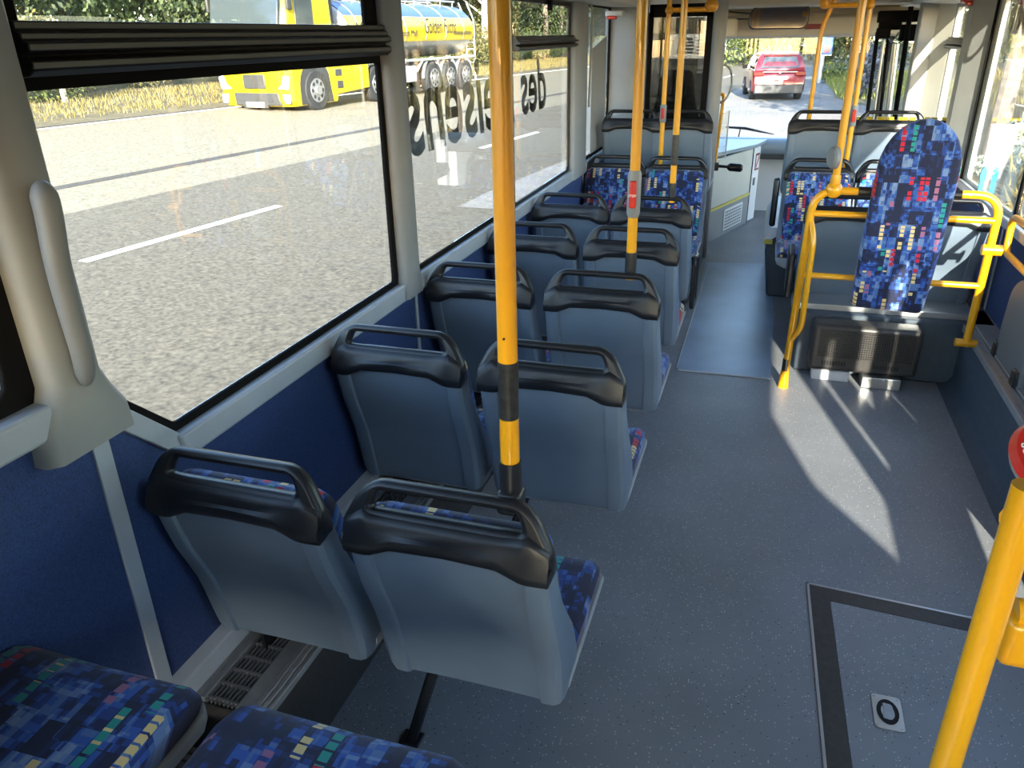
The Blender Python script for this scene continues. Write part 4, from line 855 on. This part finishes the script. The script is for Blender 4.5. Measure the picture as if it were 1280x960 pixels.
def small(name, m, c, rad, n, size, label):
    b = MB(); leaves(b, (0, 0, rad[2]), rad, n, size, .1, rn); o = link(name, mesh_of(b, m), None); o.location = c; tag(o, label, 'shrub'); return o
small('shrub', 'flower_white', (3.75, 13.6, -.32), (.55, .6, .45), 500, .06, 'white-flowering shrub in the grass beside the right window')
small('shrub', 'flower_white', (3.1, 13.4, -.32), (.25, .25, .16), 160, .05, 'small pale tuft left of the white-flowering shrub')
small('shrub', 'leaf_blue', (2.75, 29, -.32), (.55, .6, .85), 900, .08, 'dark bluish shrub beyond the front door posts')
small('shrub', 'leaf_green', (2.4, 38, -.32), (.9, .9, .4), 500, .09, 'low green shrub beside the blue road sign')
def grass(name, m, n, fn, h, label):
    b = MB()
    for _ in range(n):
        p = fn(); a = rn.uniform(0, 6.28); l = rn.uniform(.15, .5) * h; w_ = .012 + .012 * h; hh = h * rn.uniform(.5, 1.1)
        d_ = Vector((math.cos(a), math.sin(a), 0)); e_ = Vector((-d_.y, d_.x, 0)) * w_
        b.add([p - e_, p + e_, p + e_ * .6 + d_ * l * .4 + Vector((0, 0, hh * .6)), p + d_ * l + Vector((0, 0, hh)), p - e_ * .6 + d_ * l * .4 + Vector((0, 0, hh * .6))], [(0, 1, 2, 3, 4)])
    o = link(name, mesh_of(b, m), None); o['kind'] = 'stuff'; return tag(o, label, 'grass')
def gR():
    y = rn.uniform(9, 40); x = y * rn.uniform(.19, .52) + rn.uniform(.8, 1.6); return Vector((x, y, -.32))
grass('dry_grass', 'grass_dry', 14000, gR, .55, 'tall dry yellow grass outside the right window')
grass('green_grass', 'grass_green', 3500, lambda: Vector((rn.uniform(2.0, 6.5) , rn.uniform(28, 44), -.32)), .35, 'green grass beside the footpath ahead')
grass('verge_grass', 'grass_dry', 16000, lambda: G(rn.uniform(6, 75), rn.uniform(17.3, 22.5), .02), .17, 'short yellow grass along the far kerb')
# guide posts across the road
for px_, al, h_ in ((510, 16, 1.1), (545, 18, .9), (700, 26, .8)):
    p = G(al - 2, 21.0); o = MB().box(-.06, .06, -.06, .06, 0, h_).build('wooden_post', 'post_wood', None, p, bevel=.01); tag(o, {16: 'taller weathered wooden post across the road', 18: 'shorter weathered wooden post across the road', 26: 'weathered wooden post behind the yellow truck'}[al], 'post')
# ------------------------------------------------------------------ yellow tanker truck
RZ = math.atan2(-.109, .994)
tk = thing('tanker_truck', 'bright yellow tanker truck with blue-topped tank driving on the far lane', 'truck', (-13.40, 19.03, -.035), RZ)
bd_ = MB()
ring = lambda z, f, w_: [(-w_, f + .14, z), (-w_ + .16, f, z), (w_ - .16, f, z), (w_, f + .14, z), (w_, 2.05, z), (-w_, 2.05, z)]
bd_.loft([ring(.16, .10, 1.20), ring(.30, .02, 1.25), ring(1.0, 0, 1.25), ring(2.15, .02, 1.25), ring(2.9, .22, 1.22), ring(3.5, .55, 1.15), ring(3.65, .75, 1.1)])
bd_.build('cab', 'truck_yellow', tk, bevel=.03, smooth=30)
MB().box(-1.12, 1.12, -.01, .10, 2.12, 2.95, Matrix.Rotation(R(-13), 3, 'X')).build('windscreen', 'dark_glass', tk, bevel=.02)
MB().box(1.215, 1.262, .50, 1.25, 2.02, 2.85).build('side_window', 'dark_glass', tk, bevel=.05, seg=3)
MB().box(1.20, 1.262, 1.28, 2.04, 1.9, 1.93).build('side_seam', 'truck_black', tk)
MB().box(-.34, .40, -.03, .02, .62, .98).build('grille', 'truck_black', tk, bevel=.03)
MB().box(-1.0, 1.0, -.02, .02, 1.15, 1.85).build('grille_panel', 'truck_black', tk, bevel=.03)
MB().prism([(-.72, .52), (.78, .52), (.86, .20), (-.70, .20)], 'y', -.02, .03).build('air_intake', 'car_grey', tk, bevel=.02)
MB().box(-.52, .60, -.035, -.015, .30, .34).build('intake_bar', 'truck_black', tk)
MB().box(-.40, .42, -.05, 0, .14, .22).build('bumper_step', 'truck_black', tk)
MB().box(-.30, .30, -.06, -.03, .16, .29).build('number_plate', 'white', tk)
for s in (-1, 1):
    MB().prism([(s * .78, .62), (s * 1.12, .60), (s * 1.20, .92), (s * 1.02, .96), (s * .95, .74)], 'y', -.02, .06).build('headlight', 'lamp_glass', tk, bevel=.02)
    MB().prism([(s * .92, .50), (s * 1.18, .48), (s * 1.16, .24), (s * .98, .24)], 'y', -.015, .06).build('fog_lamp', 'mid_grey', tk, bevel=.02)
    MB().box(s * 1.04 - .05, s * 1.04 + .05, -.03, .03, .36, .44).build('lamp', 'lamp_glass', tk, bevel=.02)
    MB().box(s * 1.32 - .05, s * 1.32 + .05, .1, .3, 2.5, 3.2).build('wing_mirror', 'truck_black', tk, bevel=.04)
MB().loft([[(1.255, 1.05 + rr_ * math.cos(a), .60 + rr_ * math.sin(a)) for a in [k * math.pi / 14 for k in range(15)]] + [(1.255, 1.05 - rr_, .2), (1.255, 1.05 + rr_, .2)] for rr_ in (.70,)] + [[(1.262, 1.05 + .70 * math.cos(a), .60 + .70 * math.sin(a)) for a in [k * math.pi / 14 for k in range(15)]] + [(1.262, 1.05 - .70, .2), (1.262, 1.05 + .70, .2)]]).build('wheel_arch', 'truck_black', tk)
def wheel(par, x, y, r, s=1, wd=.32, nm_='wheel'):
    w_ = MB().disc_wheel((x, y, r), (1, 0, 0), r, wd, 32).build(nm_, 'tyre', par, smooth=40)
    MB().tube([(x + s * wd * .36, y, r), (x + s * wd * .52, y, r)], [r * .62, r * .58], 24).build('rim', 'rim', w_)
    g = MB()
    for k in range(8): a = k * math.pi / 4; g.cyl((x + s * wd * .52, y + r * .42 * math.cos(a), r + r * .42 * math.sin(a)), (x + s * (wd * .52 + .005), y + r * .42 * math.cos(a), r + r * .42 * math.sin(a)), r * .10, 8)
    g.build('rim_holes', 'tyre', w_); MB().cyl((x + s * wd * .5, y, r), (x + s * (wd * .52 + .06), y, r), r * .22, 14).build('hub', 'rim', w_)
    return w_
wheel(tk, 1.13, 1.05, .53); wheel(tk, -1.13, 1.05, .53, -1)
MB().prism([(1.75, .35), (3.65, .45), (3.65, 1.15), (1.62, 1.15)], 'x', 1.15, 1.27).build('side_skirt', 'truck_yellow', tk, bevel=.03)
g = MB(); g.box(1.26, 1.285, 1.95, 2.25, .85, 1.03); g.box(1.26, 1.285, 2.0, 2.28, .52, .72); g.build('skirt_opening', 'truck_black', tk, bevel=.01)
MB().box(1.0, 1.25, 1.7, 3.9, 1.15, 1.22).build('skirt_top', 'truck_black', tk)
MB().box(-1.1, 1.1, 2.05, 2.35, .9, 3.3).build('cab_back', 'leaf_dark' if False else 'truck_black', tk)
MB().box(-.45, .45, 1.5, 11.3, .75, 1.05).build('chassis', 'truck_black', tk)
TY0, TY1 = 2.75, 11.0
def tank_ring(y, f, a0=0, a1=2 * math.pi, n=36): return [(1.23 * f * math.sin(a0 + (a1 - a0) * k / n), y, 2.02 + .86 * f * math.cos(a0 + (a1 - a0) * k / n)) for k in range(n)]
MB().loft([tank_ring(TY0, .55), tank_ring(TY0 + .05, .85), tank_ring(TY0 + .18, .985), tank_ring(TY1 - .18, .985), tank_ring(TY1 - .05, .85), tank_ring(TY1, .55)]).build('tank', 'tank_steel', tk, smooth=40)
def band(nm_, m, d0, d1, f=1.0):
    rg = [[(1.23 * ff * math.sin(a), y, 2.02 + .86 * ff * math.cos(a)) for a in [R(d0) + (R(d1) - R(d0)) * k / 10 for k in range(11)]] for ff, y in ((f, TY0 + .14), (f, TY1 - .14))]
    inn = [[(1.23 * .97 * math.sin(a), y, 2.02 + .86 * .97 * math.cos(a)) for a in reversed([R(d0) + (R(d1) - R(d0)) * k / 10 for k in range(11)])] for y in (TY0 + .14, TY1 - .14)]
    return MB().loft([rg[0] + inn[0], rg[1] + inn[1]]).build(nm_, m, tk, smooth=40)
band('blue_band', 'tank_blue', 22, 62); yb = band('yellow_band', 'truck_yellow', 62, 112, 1.003); band('blue_band', 'tank_blue', -62, -22)
hoops = MB()
for y in [TY0 + .6 + k * 1.35 for k in range(6)]: hoops.tube([(1.24 * 1.0 * math.sin(a), y, 2.02 + .87 * math.cos(a)) for a in [R(-110 + 220 * k / 24) for k in range(25)]], .014, 6)
hoops.build('tank_hoop', 'tank_steel', tk)
TX = Matrix(((0, 0, 1, 0), (1, 0, 0, 0), (0, 1, 0, 0), (0, 0, 0, 1)))
text('lettering', 'Golden Fuchs', .66, 'truck_black', Matrix.Translation((1.245, 8.35, 1.93)) @ TX @ Matrix.Diagonal((.62, 1, 1, 1)), yb, .002, .1)
text('lettering', 'nach Maß', .26, 'truck_black', Matrix.Translation((1.245, 6.25, 1.86)) @ TX, yb, .002, .1)
text('lettering', 'Kundenspezialitäten', .22, 'truck_black', Matrix.Translation((1.245, 9.98, 1.88)) @ TX @ Matrix.Diagonal((.8, 1, 1, 1)), yb, .002, .1)
text('lettering', 'M', .5, 'truck_black', Matrix.Translation((1.245, 3.4, 1.9)) @ TX, yb, .002)
rl_ = MB(); rl_.tube([(1.2, 3.2, 1.12), (1.2, 11.0, 1.12)], .04, 8); rl_.tube([(.5, 3.2, 2.98), (.5, 10.8, 2.98)], .03, 6); rl_.tube([(-.5, 3.2, 2.98), (-.5, 10.8, 2.98)], .03, 6)
for k in range(9): rl_.tube([(.5, 3.3 + k * .92, 2.8), (.5, 3.3 + k * .92, 3.0)], .02, 6)
rl_.build('rail', 'galvanised', tk)
g = MB()
for y in (4.6, 5.7, 6.8, 7.9, 9.0, 10.1): g.tube([(1.0, y + .12, .75), (1.2, y + .26, 1.15)], .045, 6)
g.build('tank_support', 'white', tk)
ld = MB()
for x in (.78, 1.12): ld.tube([(x, 11.15, .3), (x, 11.15, 2.35), (x - .15, 10.9, 2.95)], .025, 8)
for k in range(9): ld.tube([(.78, 11.15, .45 + k * .23), (1.12, 11.15, .45 + k * .23)], .018, 6)
ld.build('ladder', 'white', tk)
for y in (7.75, 8.95, 10.15):
    wheel(tk, 1.08, y, .52); wheel(tk, -1.08, y, .52, -1)
    MB().tube([(1.13, y + .62 * math.cos(a), .53 + .62 * math.sin(a)) for a in [k * math.pi / 12 for k in range(13)]], .05, 8).build('mudguard', 'galvanised', tk)
wheel(tk, 1.08, 4.15, .52); MB().tube([(1.13, 4.15 + .62 * math.cos(a), .53 + .62 * math.sin(a)) for a in [k * math.pi / 12 for k in range(13)]], .05, 8).build('mudguard', 'galvanised', tk)
MB().box(.5, 1.2, 5.2, 6.6, .45, .95).build('equipment_box', 'galvanised', tk, bevel=.03)
MB().tube([(1.18, 5.4, .7), (1.24, 5.4, .7)], .22, 18).build('round_tank_end', 'truck_black', tk)
# red car ahead
def car(name, label, loc, rz, paint):
    t = thing(name, label, 'car', loc, rz)
    W_ = .92
    pr_ = [(0, .32), (-.02, .55), (.03, .85), (.12, 1.02), (1.0, 1.06), (3.3, 1.02), (4.35, .80), (4.45, .5), (4.40, .30)]
    n_ = len(pr_); rings = []
    for x, f in ((-W_, .94), (-W_ + .05, .985), (-.4, 1), (.4, 1), (W_ - .05, .985), (W_, .94)):
        rings.append([(x, 2.2 + (y - 2.2) * f, .6 + (z - .6) * (f if z > .6 else 1)) for y, z in pr_])
    MB().loft(rings).build('body', paint, t, bevel=.02, smooth=35)
    gh_ = [(.20, 1.0), (.55, 1.52), (1.2, 1.64), (2.3, 1.60), (3.2, 1.03)]
    rings = []
    for x, top in ((-1, 0), (-.9, 1), (0, 1), (.9, 1), (1, 0)):
        pass
    g = MB(); lv = ((1.0, .88, .12, 3.3), (1.2, .85, .17, 2.95), (1.42, .76, .33, 2.5), (1.56, .66, .50, 2.2), (1.62, .52, .75, 1.95))
    g.loft([[(-w_, a_, z), (-w_ * .6, a_ - .06, z), (w_ * .6, a_ - .06, z), (w_, a_, z), (w_, b_, z), (-w_, b_, z)] for z, w_, a_, b_ in lv]); g.build('cabin', paint, t, bevel=.02, smooth=50)
    MB().add([(-.66, .070, 1.10), (.66, .070, 1.10), (.54, .275, 1.46), (-.54, .275, 1.46)], [(0, 1, 2, 3)]).build('rear_window', 'dark_glass', t)
    MB().box(-.58, .58, .30, .52, 1.50, 1.53).build('roof_spoiler', paint, t, bevel=.01)
    MB().box(-.60, .60, -.03, .02, .96, .985).build('boot_strip', 'rim', t)
    for s in (-1, 1):
        MB().add([(s * .885, .55, 1.08), (s * .885, 2.9, 1.08), (s * .81, 2.35, 1.44), (s * .81, .75, 1.44)], [(0, 1, 2, 3)]).build('side_window', 'dark_glass', t)
        MB().box(s * .72 - .19, s * .72 + .17, -.02, .12, .84, .98).build('tail_light', 'tail_red', t, bevel=.02)
        MB().box(s * 1.02 - .09, s * 1.02 + .09, 2.6, 2.75, 1.0, 1.14).build('wing_mirror', 'black_frame', t, bevel=.03)
        for y in (.85, 3.55): wheel(t, s * .82, y, .345, s, .22)
    MB().box(-.86, .86, -.05, .25, .24, .56).build('rear_bumper', 'car_grey', t, bevel=.04)
    MB().box(-.27, .27, -.045, -.01, .72, .83).build('number_plate', 'white', t)
    MB().box(-.05, .05, -.02, .05, .90, .96).build('emblem', 'rim', t, bevel=.02)
    MB().box(-.75, -.60, -.07, -.03, .30, .36).build('exhaust', 'rim', t)
    return t
cr = car('car', 'red sport utility car seen from behind on the road ahead', (.10, 27.8, -.33), R(7), 'car_red'); cr.scale = (.88, .88, .9)
# white lorries in the distance
lo_ = thing('lorry', 'white lorry seen through the driver cab glass, grille towards the camera', 'truck', (-5.9, 56, gz(-5.9)), RZ)
MB().box(-1.25, 1.25, 0, 2.2, .4, 3.4).build('cab', 'white', lo_, bevel=.08)
MB().box(-1.1, 1.1, -.03, .1, 1.9, 2.9).build('windscreen', 'dark_glass', lo_, bevel=.05)
g = MB()
for k in range(5): g.box(-.55 + k * .02, .55 - k * .02, -.04, .0, .75 + k * .2, .87 + k * .2)
for k in range(5):
    for s in (-1, 1): g.box(s * .95 - .22, s * .95 + .22, -.04, .0, .7 + k * .2, .76 + k * .2)
g.build('grille', 'truck_black', lo_)
MB().box(-1.0, 1.0, .2, .6, .1, .4).build('underside', 'truck_black', lo_); wheel(lo_, 1.05, 1.3, .5); wheel(lo_, -1.05, 1.3, .5, -1)
tr_ = thing('lorry', 'white articulated lorry with grey trailer at the far end of the road', 'truck', (-3.9, 63, -.33), R(-62))
MB().box(-1.25, 1.25, 0, 9, 1.1, 3.6).build('trailer_box', 'tank_steel', tr_, bevel=.03)
MB().box(-1.26, 1.26, -2.6, -.3, .5, 3.2).build('cab', 'white', tr_, bevel=.08); MB().box(-1.26, 1.26, .3, 4.6, .35, 1.0).build('side_panel', 'white', tr_)
for y in (-1.6, 5.4, 6.6, 7.8): wheel(tr_, 1.05, y, .5); wheel(tr_, -1.05, y, .5, -1)
# road sign
sg = thing('road_sign', 'blue rectangular road sign on a grey post on the right verge', 'sign', (1.75, 37.5, -.33))
MB().tube([(0, 0, 0), (0, 0, 2.6)], .10, 12).build('post', 'galvanised', sg)
s_ = MB().box(-.06, .36, -.14, -.10, 1.08, 1.78).build('sign_panel', 'sign_blue', sg, bevel=.02)
MB().box(.03, .26, -.15, -.14, 1.20, 1.48).build('sign_symbol', 'red_faded', s_); MB().box(-.05, .35, -.148, -.14, 1.09, 1.11).build('sign_border', 'white', s_)
o = MB().tube([(0, 0, 0), (0, 0, 2.6)], .05, 8).build('thin_post', 'truck_black', None, (3.05, 40, -.33)); tag(o, 'thin dark post right of the blue road sign', 'post')
